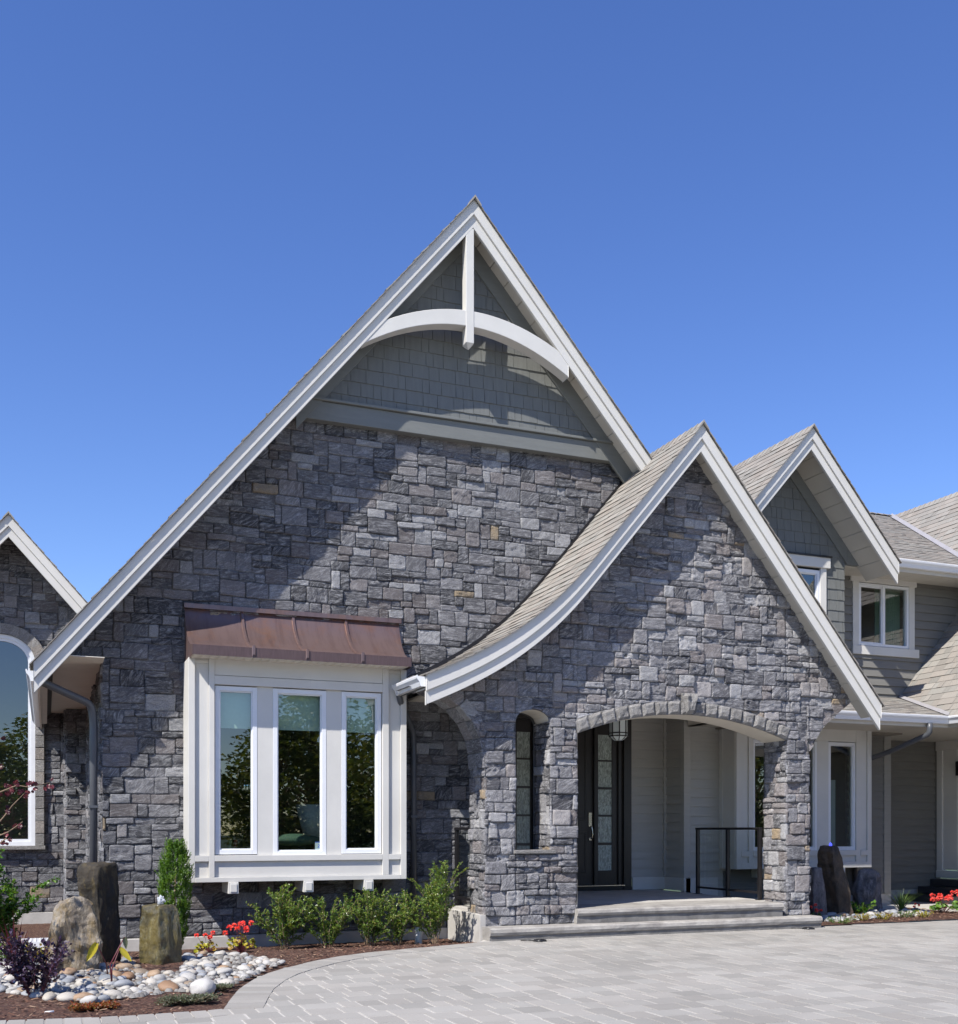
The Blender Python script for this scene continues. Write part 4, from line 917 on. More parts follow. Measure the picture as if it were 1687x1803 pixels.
# ---- lower right: shed roof E, roof D, walls, bay --------------------------
YE, ZE = 13.66, 3.20; XD0 = 13.80; sE = (3.69-ZE)/(YW-YE); sD = 1.2
pE = poly_path([(0, YE, ZE+0.005), (0, YW, 3.695)]); re_ = MB(); r7 = random.Random(71)
vD = lambda Y: XD0+(14.18-XD0)*(Y-YE)/(YW-YE)
course_roof(re_, r7, pE, (1, 0, 0), lambda s: 9.75, lambda s: vD(YE+s/math.hypot(1, sE)), expo=0.14)
re_.add([(9.75, YE, ZE-0.01), (14.3, YE, ZE-0.01), (14.3, YW, 3.68), (9.75, YW, 3.68)], [(0, 1, 2, 3)])
re_.build('roof', 'shingle', house)['label'] = 'narrow lean-to roof above the right bay'
pD = poly_path([(XD0, 0, ZE+0.005), (16.6, 0, ZE+2.8*sD)]); rd = MB()
def dy1(s):
    X = XD0+s/math.hypot(1, sD); return YW if X > 14.18 else YE+(YW-YE)*(X-XD0)/(14.18-XD0)
course_roof(rd, r7, pD, (0, 1, 0), lambda s: 8.5, dy1, expo=0.15)
rd.add([(XD0, 8.5, ZE-0.012), (XD0, YE, ZE-0.012), (14.18, YW, 3.66), (16.6, YW, ZE+2.8*sD-0.015), (16.6, 8.5, ZE+2.8*sD-0.015)], [(0, 1, 2, 3, 4)])
rd.build('roof', 'shingle', house)['label'] = 'roof of the right wing coming towards the drive'
va_ = MB(); a0, a1 = Vector((XD0, YE, ZE+0.03)), Vector((14.18, YW, 3.72))
va_.add([tuple(a0+Vector((-0.03, 0.01, 0))), tuple(a0), tuple(a1), tuple(a1+Vector((-0.03, 0, 0.005)))], [(0, 1, 2, 3)]); va_.add([tuple(a0), tuple(a0+Vector((0.03, 0, 0.045))), tuple(a1+Vector((0.03, 0, 0.045))), tuple(a1)], [(0, 1, 2, 3)])
va_.build('valley_flashing', 'valley_metal', house)
gutter(house, (9.75, YE+0.01, ZE), (XD0+0.0, YE+0.01, ZE), (0, -1, 0)); gutter(house, (XD0+0.01, YE, ZE), (XD0+0.01, 8.5, ZE), (-1, 0, 0))
sf = MB(); sf.box(9.75, XD0+0.01, YE+0.01, YE+0.03, 3.02, 3.19); sf.box(XD0+0.01, XD0+0.03, 8.5, YE+0.03, 3.02, 3.19)
for i in range(16): sf.box(9.75, 16.1, YE+0.03+i*0.16, YE+0.03+(i+1)*0.16-0.005, 3.03, 3.045)
for i in range(16): sf.box(XD0+0.03, 16.1, YE+0.03-(i+1)*0.31, YE+0.03-i*0.31-0.006, 3.03, 3.045)
sf.build('eave_soffit', 'soffit', house)
lap_siding('lap_siding', house, Tfront(YW), 13.0, 13.86, 0.2, 3.05); lap_siding('lap_siding', house, Tfront(YW), 10.45, 13.2, 0.2, 0.75)
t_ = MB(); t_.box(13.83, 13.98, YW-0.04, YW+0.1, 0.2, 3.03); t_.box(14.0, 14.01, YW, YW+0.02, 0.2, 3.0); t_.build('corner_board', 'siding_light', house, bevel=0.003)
fd = MB(); fd.box(10.4, 14.0, YW-0.02, YW+0.1, -0.1, 0.2); fd.box(13.97, 16.1, 16.06, 16.2, -0.1, 0.2); fd.build('foundation', 'concrete', house, bevel=0.004)
lap_siding('lap_siding', house, Tright(13.97), YW, 16.1, 0.2, 3.05)
lap_siding('lap_siding', house, Tfront(16.1), 13.97, 16.0, 0.2, 3.05, label='deeply shaded siding at the back of the side entry'); 
t_ = MB(); t_.box(15.9, 15.99, 16.03, 16.1, 0.2, 3.03); t_.build('corner_board', 'siding', house)
# side entry with white surround on the wing's left-facing wall (X=16)
ent = node('side_door', house, 'white-framed side door at the right edge')
m = MB(); m.box(15.93, 16.0, 15.55, 15.95, 0.58, 3.05); m.box(15.90, 16.0, 15.90, 16.04, 0.55, 3.05); m.box(15.88, 16.0, 14.0, 16.04, 2.85, 3.06); m.box(15.89, 16.0, 14.2, 16.04, 0.42, 0.56)
m.build('door_surround', 'white_trim', ent, bevel=0.006)
m = MB(); m.box(15.96, 16.0, 14.4, 15.55, 0.56, 2.85); m.build('door_leaf', 'white_trim', ent); lap_siding('lap_siding', house, Tleft(16.0), 8.6, 14.2, 0.2, 3.05)
m = MB(); m.box(15.82, 15.9, 15.38, 15.5, 2.35, 2.62); m.build('wall_lantern', 'black_metal', house, bevel=0.01)
es = node('entry_steps', house, 'dark stone steps to the side door'); m = MB(); m.box(15.0, 16.0, 13.6, 15.95, 0.0, 0.13); m.build('step', 'slate_step', es, bevel=0.01)
m = MB(); m.box(15.35, 16.0, 13.8, 15.95, 0.135, 0.27); m.build('step', 'slate_step', es, bevel=0.01); m = MB(); m.box(15.6, 15.95, 14.0, 15.9, 0.275, 0.41); m.build('step', 'slate_step', es, bevel=0.01)
# downspout at right
downspout(house, [(13.35, YE-0.05, 3.08), (13.35, YE-0.05, 2.90), (13.18, 14.3, 2.66), (13.17, 15.12, 2.5), (13.17, 15.13, 0.1)], 0.045)
# right bay (front Y=14.7)
YR = 14.7; bay2 = node('bay_window', house, 'cream-white bay window to the right of the porch pier'); r_ = lambda px: PY(px, 1400, YR).x
x0, x1 = r_(1297), r_(1535); zb0 = 0.70; zt0 = 3.05; zs_ = PY(1500, 1497, YR).z
p = MB(); rec = YR+0.03
for a, b_ in ((x0, x0+0.09), (x1-0.09, x1)): p.box(a, b_, YR, YW, zb0, zt0)
cols = [(x0+0.24, x0+0.33), (x1-0.33, x1-0.24)]
za, zb_ = zb0+0.10, zs_-0.09
for a, b_ in cols: p.box(a, b_, YR, YR+0.08, zb0, zt0)
for a, b_ in ((x0+0.09, cols[0][0]), (cols[0][1], cols[1][0]), (cols[1][1], x1-0.09)):
    p.box(a, b_, YR, YR+0.08, zb0, za); p.box(a, b_, YR-0.01, YR+0.08, zb_, zs_); p.box(a, b_, rec, rec+0.05, za, zb_)
p.box(x0+0.09, cols[0][0], rec, rec+0.05, zs_, zt0); p.box(cols[1][1], x1-0.09, rec, rec+0.05, zs_, zt0); p.box(cols[0][1], cols[1][0], YR+0.01, YR+0.08, zt0-0.22, zt0)
p.box(x0+0.09, x1-0.09, YR+0.08, YW, zb0, zb0+0.04)
p.box(x0-0.012, x0, YR+0.03, YR+0.12, zb0, zt0); p.box(x0-0.012, x0, YW-0.12, YW-0.03, zb0, zt0)
wz0, wz1 = zs_, zt0-0.23
spans = [(r_(1327), r_(1372)), (r_(1378), r_(1441)), (r_(1461), r_(1509))]
prev = cols[0][1]
for a, b_ in spans+[(cols[1][0], None)]:
    if a-prev > 0.01: p.box(prev, a, YR+0.03, YR+0.1, wz0, wz1+0.01)
    prev = b_
p.build('bay_panels', 'white_trim', bay2, bevel=0.003)
for a, b_ in spans: sash(bay2, Tfront(YR+0.05), a, b_, wz0, wz1, w=0.05)
cu = MB()
for a in (r_(1500), r_(1435)):
    for i in range(3): cu.add([(a-0.02-i*0.05, YR+0.4, 0.9), (a-0.045-i*0.05, YR+0.36, 0.9), (a-0.07-i*0.05, YR+0.4, 0.9), (a-0.02-i*0.05, YR+0.4, 2.2), (a-0.045-i*0.05, YR+0.36, 2.2), (a-0.07-i*0.05, YR+0.4, 2.2)], [(0, 1, 4, 3), (1, 2, 5, 4)])
cu.build('curtain', 'lamp_shade', bay2)
m = MB(); m.box(r_(1482)-0.06, r_(1482)+0.06, YR-0.02, YW, zb0-0.16, zb0-0.002); m.build('joist_end', 'white_trim', bay2, bevel=0.005)
m = MB(); m.box(r_(1360)-0.06, r_(1360)+0.06, YR-0.02, YW, zb0-0.16, zb0-0.002); m.build('joist_end', 'white_trim', bay2, bevel=0.005)
rm = MB(); rm.box(10.3, 13.9, 17.6, 17.65, 0.5, 3.4); rm.box(10.3, 10.35, YW+0.05, 17.6, 0.5, 3.4); rm.box(13.85, 13.9, YW+0.05, 17.6, 0.5, 3.4); rm.box(10.3, 13.9, YR+0.1, 17.6, 3.0, 3.03); rm.box(10.3, 13.9, YW, 17.6, 0.6, 0.65, mi=1); rm.box(x0+0.02, x1-0.02, YR+0.1, YW+0.1, 0.88, 0.92, mi=2)
rm.build('room', ['interior', 'interior_floor', 'lamp_shade'], house)
# ---- left wing --------------------------------------------------------------
YL, YLR = 19.6, 19.0
la = PY(15, 905, YLR); lr = PY(152, 1060, YLR); sl_ = (la.z-lr.z)/(lr.x-la.x)
lg = [(la.x-3.5, la.z-3.5*sl_), (la.x, la.z), (lr.x+0.5, lr.z-0.5*sl_)]
ltop = lambda x: ev(lg, x)
rake_set(house, lg, YLR, YL, 24, tot=0.36)
rl = MB(); r8 = random.Random(81)
for a in ([(lg[0][0], YLR-0.035, lg[0][1]), (la.x, YLR-0.035, la.z)], [(lg[2][0], YLR-0.035, lg[2][1]), (la.x, YLR-0.035, la.z)]):
    course_roof(rl, r8, poly_path(a), (0, 1, 0), lambda s: 0, lambda s: 4.5)
ridge_caps(rl, r8, Vector((la.x, YLR-0.04, la.z+0.01)), Vector((la.x, 23, la.z+0.01)), sl_, sl_)
rl.build('roof', 'shingle', house)['label'] = 'roof of the left wing'
lX = lambda px: PY(px, 1400, YL).x
wc = lX(2); wr_ = lX(62)-wc; wzb = PY(40, 1489, YL).z; wsp = PY(62, 1168, YL).z; wcr = PY(5, 1117, YL).z
def ltopw(x): t = (x-wc)/wr_; return wsp+(wcr-wsp)*math.sqrt(max(0, 1-t*t))
xl0, xl1 = wc-3.0, lX(116); zf_ = PY(50, 1607, YL).z
hiL = lambda u: min(ltop(u)-0.1, 20)
regL = [(xl0, wc-wr_, zf_, hiL), (wc-wr_, wc+wr_, zf_, wzb-0.06), (wc-wr_, wc+wr_, ltopw, hiL), (wc+wr_, xl1, zf_, hiL), (xl1, xl1+1.3, 3.25, lambda u: max(3.26, hiL(u)))]
lw = MB(Tfront(YL)); stonework(lw, random.Random(91), xl0, xl1+1.32, zf_, 7.4, regL, corners=(), rel=1.0, step=0.05)
for (a, b_, lo, hi) in regL: core(lw, a, b_, lo, hi)
YJ = 18.75; xj0, xj1 = PY(116, 1400, YJ).x, XL+0.02
lw.T = Tfront(YJ); stonework(lw, random.Random(92), xj0, xj1, -0.3, 3.35, [(xj0, xj1, -0.3, 3.30)], corners=(), rel=1.3, step=0.045, wr=(4, 6), hr=(2, 4)); core(lw, xj0, xj1, -0.3, 3.30)
lw.T = Tleft(xj0); stonework(lw, random.Random(93), YJ, YL, -0.3, 3.3, [(YJ, YL, -0.3, 3.28)], corners=(YJ,), rel=1.2, step=0.06); core(lw, YJ, YL, -0.3, 3.3)
lw.build('stone_wall', ['stone', 'mortar'], house)['label'] = 'stone wall of the left wing around the arched window'
fd = MB(); fd.box(xl0, xl1, YL-0.03, YL+0.2, -0.8, zf_); fd.build('foundation', 'concrete', house, bevel=0.006)
aw = node('arched_window', house, 'tall round-headed white window of the left wing')
m = MB(); n_ = 22; xs = [wc-wr_+2*wr_*i/n_ for i in range(n_+1)]; fw = 0.1
def arc(k, n=22):
    return [(wc+(wr_-k)*math.cos(math.pi*i/n), wsp+(wcr-wsp-k)*math.sin(math.pi*i/n)) for i in range(n, -1, -1)]
def ring(m, k0, k1, y0, y1):
    A = [(wc-wr_+k0, wzb+k0)]+arc(k0)+[(wc+wr_-k0, wzb+k0)]; B = [(wc-wr_+k1, wzb+k1)]+arc(k1)+[(wc+wr_-k1, wzb+k1)]; k = len(A)
    V = [(x, y0, z) for x, z in A]+[(x, y0, z) for x, z in B]+[(x, y1, z) for x, z in A]+[(x, y1, z) for x, z in B]
    fs = []
    for i in range(k):
        j = (i+1) % k; fs += [(i, j, k+j, k+i), (2*k+i, 2*k+j, 3*k+j, 3*k+i), (i, j, 2*k+j, 2*k+i), (k+i, k+j, 3*k+j, 3*k+i)]
    m.add(V, fs)
ring(m, 0, 0.065, YL-0.03, YL+0.06); ring(m, 0.06, 0.11, YL-0.01, YL+0.05); m.build('window_frame', 'vinyl', aw)
g = MB(); A = [(wc-wr_+0.1, wzb+0.1)]+arc(0.1)+[(wc+wr_-0.1, wzb+0.1)]; g.add([(x, YL+0.02, z) for x, z in A], [tuple(range(len(A)))]); g.build('window_pane', 'glass', aw)
sl2 = MB(); sl2.box(wc-wr_-0.2, lX(80), YL-0.14, YL+0.05, wzb-0.065, wzb); sl2.build('stone_sill', 'granite', aw, bevel=0.006)
tr_ = MB(); r9 = random.Random(99)
for sgn in (-1, 1):
    z = wzb+0.002
    while z < wsp-0.1:
        a, b_ = (wc+wr_+0.005, lX(78)) if sgn > 0 else (2*wc-lX(78), wc-wr_-0.005); tr_.box(a, b_, YL-0.085-r9.uniform(0, .012), YL, z, z+0.205-0.008, rc(r9)); z += 0.205
for i in range(12):
    a0_, a1_ = math.pi*i/12+0.012, math.pi*(i+1)/12-0.012; q_ = []
    for (aa, rr_) in ((a0_, 0.01), (a1_, 0.01), (a1_, 0.17), (a0_, 0.17)): q_.append((wc+(wr_+rr_)*math.cos(aa), wsp+(wcr-wsp+rr_)*math.sin(aa)))
    tr_.prism(q_, YL-0.07-r9.uniform(0, .012), YL, rc(r9))
tr_.build('window_surround', 'granite', aw, bevel=0.008)
rm = MB(); rm.box(wc-1.5, wc+1.2, YL+2.5, YL+2.55, -0.2, 5); rm.box(wc+1.2, wc+1.25, YL+0.1, YL+2.5, -0.2, 5); rm.box(wc-1.5, wc+1.2, YL+0.1, YL+2.5, -0.2, -0.15); rm.build('room', 'interior', house)
# mid downspout beside the copper bay
dsx = PY(728.5, 1400, YM-0.07).x; downspout(house, [(pl[0][0]-0.02, 12.95, pl[0][1]-0.1), (pl[0][0]+0.02, 13.0, pl[0][1]-0.2), (dsx-0.01, YM-0.08, 2.62), (dsx, YM-0.07, 2.4), (dsx, YM-0.07, 0.1)], 0.04, bands=(1.5,))
# lantern, railings: things of their own
ln = thing('porch_lantern', 'black-framed lantern with frosted panes hanging inside the porch arch', 'lantern', (0, 0, 0)); lc = PY(1089, 1290, 14.0); lx, ly = lc.x, 14.0; zb_ = PY(1089, 1300, 14.0).z; hw = 0.135
g = MB(); oct_ = [(hw*math.cos(R(22.5+45*i)), hw*math.sin(R(22.5+45*i))) for i in range(8)]
V = [(lx+a*0.5, ly+b_*0.5, zb_-0.03) for a, b_ in oct_]+[(lx+a, ly+b_, zb_+0.03) for a, b_ in oct_]+[(lx+a, ly+b_, zb_+0.45) for a, b_ in oct_]
g.add(V, [(i, (i+1) % 8, 8+(i+1) % 8, 8+i) for i in range(8)]+[(8+i, 8+(i+1) % 8, 16+(i+1) % 8, 16+i) for i in range(8)]+[tuple(range(7, -1, -1))]); g.build('lantern_glass', 'frosted', ln)
fr = MB()
for a, b_ in oct_: fr.tube([(lx+a*1.02, ly+b_*1.02, zb_+0.03), (lx+a*1.02, ly+b_*1.02, zb_+0.47)], 0.009, 6); fr.tube([(lx+a*0.5, ly+b_*0.5, zb_-0.03), (lx+a*1.02, ly+b_*1.02, zb_+0.03)], 0.006, 6)
for zz in (zb_+0.03, zb_+0.075, zb_+0.46): fr.tube([(lx+a*1.03, ly+b_*1.03, zz) for a, b_ in oct_+oct_[:1]], 0.008, 6)
fr.tube([(lx, ly, zb_+0.46), (lx, ly, zb_+0.56)], [0.15, 0.03], 10); fr.tube([(lx, ly, zb_+0.56), (lx, ly, 3.45)], 0.007, 6); fr.build('lantern_frame', 'black_metal', ln)
def railing(label, x, ys, z0=0.34, zt=1.375):
    t = thing('railing', label, 'railing', (0, 0, 0))
    for y in ys:
        m = MB(); m.box(x-0.025, x+0.025, y-0.025, y+0.025, z0, zt-0.03); m.box(x-0.05, x+0.05, y-0.05, y+0.05, z0, z0+0.008); m.build('post', 'black_metal', t, bevel=0.003)
    m = MB(); m.box(x-0.03, x+0.03, ys[0]-0.03, ys[-1]+0.03, zt-0.035, zt); m.build('top_rail', 'black_metal', t, bevel=0.006)
    m = MB(); m.box(x-0.015, x+0.015, ys[0], ys[-1], z0+0.09, z0+0.12); m.build('bottom_rail', 'black_metal', t)
    for a, b_ in zip(ys, ys[1:]): m = MB(); m.add([(x, a+0.045, z0+0.125), (x, b_-0.045, z0+0.125), (x, b_-0.045, zt-0.045), (x, a+0.045, zt-0.045)], [(0, 1, 2, 3)]); m.build('glass_panel', 'rail_glass', t)
railing('black glass-panel railing at the right side of the porch', 9.46, [12.84, 13.62, 14.42])
railing('short black glass-panel railing left of the porch pier', 5.06, [12.86, 13.42])
# ================================================================ GROUND
edge = [(-30, 8.34), (-4, 8.34)]+[tuple(PZ(a, b_, 0)[:2]) for a, b_ in ((0, 1797), (177, 1791.6), (273, 1785.5), (360, 1780), (393, 1776.5), (397, 1771), (407, 1757), (420, 1742), (446, 1725), (472, 1714), (503, 1704.5), (552.6, 1692.5), (596, 1684.5), (657, 1676.5), (719, 1671), (780.7, 1665.5), (839, 1660))]+[(4.98, 12.03)]
def yb(x): return ev(edge, x)
def dist_edge(x, y):
    best = 9
    for (a, b_), (c, d) in zip(edge, edge[1:]):
        vx_, vy_ = c-a, d-b_; t = max(0, min(1, ((x-a)*vx_+(y-b_)*vy_)/(vx_*vx_+vy_*vy_))); best = min(best, math.hypot(x-a-vx_*t, y-b_-vy_*t))
    return best
simple('lawn', (0.05, 0.08, 0.03), 0.95, var=0.3, scale=2, bmp=0.4)
g = MB(); g.add([(-300, -300, -0.5), (300, -300, -0.5), (300, 400, -0.5), (-300, 400, -0.5)], [(0, 1, 2, 3)]); struct(g.build('ground', 'lawn'))
def ymax(x):
    if x < 4.98: return yb(x)
    if x < 9.9: return 12.3
    return 12.19+(x-9.99)*0.055
d = MB(); xs = [-40, -30, -4]+[e_[0] for e_ in edge[2:-1]]+[4.98, 4.981, 9.9, 9.901, 12, 16, 40]
V = []; 
for x in xs: V += [(x, -40, -0.005), (x, ymax(x)-0.02, -0.005)]
d.add(V, [(2*i, 2*i+2, 2*i+3, 2*i+1) for i in range(len(xs)-1)], mi=1)
r = random.Random(77)
def paver(V0, z=0.0, b_=0.006, col=None, drop=0.012):
    c = Vector((sum(p[0] for p in V0)/4, sum(p[1] for p in V0)/4, 0)); T_ = []
    dz = r.uniform(-0.0015, 0.0015); tx, ty = r.uniform(-.004, .004), r.uniform(-.004, .004)
    for p in V0:
        v = Vector((p[0], p[1], 0)); q_ = v+(c-v).normalized()*b_*1.4; T_.append((q_.x, q_.y, z+dz+tx*(q_.x-c.x)+ty*(q_.y-c.y)))
    B_ = [(p[0], p[1], z-drop) for p in V0]
    d.add(B_+T_, [(4, 5, 6, 7), (0, 1, 5, 4), (1, 2, 6, 5), (2, 3, 7, 6), (3, 0, 4, 7)], col or (r.random(), r.random(), r.random()))
y = 2.0; row = 0
while y < 13.2:
    x = -4-r.random()*0.2
    while x < 19:
        w = r.choice((0.15, 0.19, 0.21, 0.25, 0.3)); xc_, yc_ = x+w/2, y+0.125
        if yc_ < 5 and (xc_ > 9 or xc_ < -2): x += w; continue
        ok = yc_ < ymax(xc_)-0.03 and (xc_ > 4.9 or dist_edge(xc_, yc_) > 0.11 and yc_ < yb(xc_))
        if 4.9 < xc_ < 9.9 and yc_ > 12.1: ok = False
        if ok: gj = r.choice((0.003, 0.004, 0.006)); paver([(x+gj, y+0.0015), (x+w-gj, y+0.0015), (x+w-gj, y+0.2485), (x+gj, y+0.2485)])
        x += w
    y += 0.25; row += 1
def walk(pts, step_):
    out = []; acc = 0
    for (a, b_), (c, e_) in zip(pts, pts[1:]):
        L = math.hypot(c-a, e_-b_); t = (step_-acc) if out else 0
        while t < L: out.append((a+(c-a)*t/L, b_+(e_-b_)*t/L)); t += step_
        acc = L-(t-step_)
    return out
i_c = [i for i, e_ in enumerate(edge) if 1.2 < e_[0] < 1.3]
arc_e = edge[6:]; fl_e = [(-4, 8.34)]+edge[2:7]
ap = walk(fl_e, 0.125)
for (a, b_), (c, e_) in zip(ap, ap[1:]): paver([(a+0.003, b_-0.30), (c-0.003, e_-0.30), (c-0.003, e_), (a+0.003, b_)], z=0.004, b_=0.008, drop=0.02)
ap = walk(arc_e, 0.125); nrm = []
for i in range(len(ap)):
    a, c = ap[max(0, i-2)], ap[min(len(ap)-1, i+2)]; vx_, vy_ = c[0]-a[0], c[1]-a[1]; L = math.hypot(vx_, vy_); nrm.append((vy_/L, -vx_/L))
for i in range(len(ap)-1):
    a, c, n0, n1 = ap[i], ap[i+1], nrm[i], nrm[i+1]; k_ = 0.3
    paver([(a[0]+n0[0]*k_, a[1]+n0[1]*k_), (c[0]+n1[0]*k_, c[1]+n1[1]*k_), (c[0], c[1]), (a[0], a[1])], z=0.004, b_=0.004, drop=0.02)
struct(d.build('driveway', ['paver', 'joint_sand']))
# planting beds
def bed(name, x0, x1, y0, y1, inside, zf, st):
    m = MB(); nx, ny = int((x1-x0)/st), int((y1-y0)/st); idx = {}
    V = []; fs = []
    def vid(i, j):
        if (i, j) not in idx:
            x, y = x0+i*st, y0+j*st; b_ = 0.010*noise.noise(Vector((x*6, y*6, 1)))+0.006*noise.noise(Vector((x*19, y*19, 2)))+0.02*noise.noise(Vector((x*1.2, y*1.2, 5)))*min(1, dist_edge(x, y)*1.5 if x < 5 else 0.3)
            idx[(i, j)] = len(V); V.append((x, y, zf(x, y)+b_))
        return idx[(i, j)]
    for i in range(nx):
        for j in range(ny):
            if inside(x0+(i+.5)*st, y0+(j+.5)*st): fs.append((vid(i, j), vid(i+1, j), vid(i+1, j+1), vid(i, j+1)))
    m.add(V, fs, smooth=True); struct(m.build(name, 'mulch'))
bed('planting_bed', -9, 5.0, 8.2, 19.9, lambda x, y: y > yb(x)-0.09 or (dist_edge(x, y) < 0.07), lambda x, y: ground(x, y)-0.022+0.03*min(1, dist_edge(x, y)*2), 0.06)
bed('planting_bed', 9.88, 17, 12.1, 15.3, lambda x, y: y > ymax(x)-0.03 and not (x > 13.6 and y > 13.4), lambda x, y: 0.012, 0.06)
m = MB(); m.box(13.3, 16.2, 13.3, 16.2, -0.05, 0.006); struct(m.build('path', 'concrete'))
# bark chips lying on the beds
ch = MB(); r = random.Random(6)
for _ in range(9000):
    if r.random() < 0.85: x, y = r.uniform(-1.6, 5), r.uniform(8.2, 13.4)
    else: x, y = r.uniform(9.9, 13.5), r.uniform(12.2, 13.4)
    if x < 5 and y < yb(x)+0.02: continue
    if x > 5 and y < ymax(x)+0.01: continue
    z = (ground(x, y)+0.008 if x < 5 else 0.02)+r.uniform(-0.004, 0.012); a = r.uniform(0, 6.28); L, w = r.uniform(0.008, 0.028), r.uniform(0.003, 0.008); tl = r.uniform(-0.3, 0.3)
    ca, sa = math.cos(a), math.sin(a)
    ch.add([(x+ca*L-sa*w, y+sa*L+ca*w, z+tl*L), (x-ca*L-sa*w, y-sa*L+ca*w, z-tl*L), (x-ca*L+sa*w, y-sa*L-ca*w, z-tl*L+0.003), (x+ca*L+sa*w, y+sa*L-ca*w, z+tl*L+0.003)], [(0, 1, 2, 3)], rc(r))
o = ch.build('bark_chips', 'chips'); o['kind'] = 'stuff'; tag(o, 'loose brown bark chips scattered over the planting beds', 'mulch')

# ================================================================ ROCKS
def rock(name, label, rows, Y, mat, seed, sides=5, depth=0.9, nz_=0.035, rot=0.3, lean=0.0, cat='rock', group=None, ridged=0.0, jit=0.10, cuts=4):
    """a quarried column or boulder: the convex hull of irregular rings, split fine and roughened"""
    rr = random.Random(int(seed*10)); rows = sorted(rows, key=lambda q_: -q_[0]); bm = bmesh.new(); wmax = 0; S_ = []
    for (py, a, c) in rows: p0, p1 = PY(a, py, Y), PY(c, py, Y); S_.append((p0.z, (p0.x+p1.x)/2, (p1.x-p0.x)/2)); wmax = max(wmax, S_[-1][2])
    S_ = [(S_[0][0]-0.12, S_[0][1], S_[0][2])]+S_; z0 = S_[0][0]
    jt = [rr.uniform(-.25, .25) for _ in range(sides)]
    for (z, cx_, hw_) in S_:
        P = [(math.cos(2*math.pi*(k+jt[k])/sides+rot)*(1+rr.uniform(-jit, jit)), math.sin(2*math.pi*(k+jt[k])/sides+rot)*(1+rr.uniform(-jit, jit))) for k in range(sides)]
        mn, mx = min(p[0] for p in P), max(p[0] for p in P)
        for (a, c) in P: bm.verts.new((cx_+hw_*(2*(a-mn)/(mx-mn)-1), Y+lean*(z-z0)+c*lerp(wmax, hw_, 0.6)*depth, z+rr.uniform(-.02, .02)*(1 if z > z0 else 0)))
    r_ = bmesh.ops.convex_hull(bm, input=bm.verts); bmesh.ops.delete(bm, geom=[g_ for g_ in r_['geom_interior'] if isinstance(g_, bmesh.types.BMVert)], context='VERTS')
    for _ in range(cuts):
        long_ = [e for e in bm.edges if e.calc_length() > 0.035]
        if not long_: break
        bmesh.ops.subdivide_edges(bm, edges=long_, cuts=1, use_grid_fill=True); bmesh.ops.triangulate(bm, faces=[f for f in bm.faces if len(f.verts) > 3])
    bm.normal_update(); bmesh.ops.recalc_face_normals(bm, faces=bm.faces)
    for _ in range(2): bmesh.ops.smooth_vert(bm, verts=bm.verts, factor=0.35, use_axis_x=True, use_axis_y=True, use_axis_z=True)
    bm.normal_update(); D_ = []
    for v in bm.verts:
        p = v.co; n1 = noise.noise(p*3+Vector((seed, 0, 0))); n2 = noise.noise(Vector((p.x*16, p.y*16, p.z*5+seed))); n3 = noise.noise(p*26+Vector((0, seed, 0))); rd_ = 1-abs(noise.noise(p*4+Vector((0, seed, 3))))*3
        vo = noise.voronoi(p*5+Vector((seed, 1, 2)))[0]; D_.append(nz_*(n1+0.55*n2+0.3*n3+0.6*(vo[1]-vo[0]-0.3))+ridged*rd_*0.6)
    for v, k in zip(bm.verts, D_): v.co += v.normal*k
    top = max(v.co.z for v in bm.verts); me = bpy.data.meshes.new(name); bm.to_mesh(me); bm.free(); me.materials.append(M[mat]); me.polygons.foreach_set('use_smooth', [ridged == 0]*len(me.polygons))
    o = bpy.data.objects.new(name, me); COL.objects.link(o); tag(o, label, cat, group); return o, (S_[-1][1], Y+lean*(S_[-1][0]-z0), S_[-1][0]+0.01)
rock('boulder', 'craggy brown and grey boulder, wet and glistening, front left of the fountain group', [(1722, 92, 165), (1700, 84, 173), (1680, 80, 175), (1640, 85, 171), (1610, 90, 168), (1597, 95, 163), (1586, 102, 148)], 10.95, 'rock_face', 3.3, sides=5, depth=0.75, nz_=0.03, rot=0.5, cat='boulder', ridged=0.035, jit=0.22)
b_, tp_ = rock('fountain_column', 'tallest dark wet basalt column of the left fountain, behind the boulder', [(1695, 156, 213), (1650, 150, 213), (1600, 141, 211), (1560, 137, 209), (1530, 136, 208), (1521, 141, 206)], 11.7, 'rock_dark', 8.1, sides=5, depth=0.9, nz_=0.03, rot=0.9, cat='fountain rock')
b_, tp2 = rock('fountain_column', 'short olive mossy basalt column bubbling with white water, right of the left fountain group', [(1713, 246, 322), (1660, 247, 318), (1620, 248, 316), (1600, 250, 315), (1594, 256, 309)], 11.25, 'rock_olive', 5.7, sides=5, depth=0.8, nz_=0.026, rot=0.75, cat='fountain rock')
YB_ = 13.45
b_, tp3 = rock('fountain_column', 'tall tapering dark brown basalt column right of the porch with a blue-lit water spout', [(1614, 1456, 1501), (1590, 1454, 1500), (1570, 1452, 1496), (1548, 1449, 1490), (1520, 1447, 1481), (1498, 1446, 1478), (1491, 1450, 1475)], YB_, 'rock_brown', 2.2, sides=5, depth=0.85, nz_=0.025, rot=0.2, cat='fountain rock')
rock('standing_stone', 'slim grey standing stone against the right pier', [(1612, 1426, 1457), (1580, 1426, 1454), (1550, 1427, 1450), (1528, 1430, 1446)], 13.2, 'rock_grey', 6.6, sides=5, depth=0.8, nz_=0.02, rot=0.1, cat='standing stone')
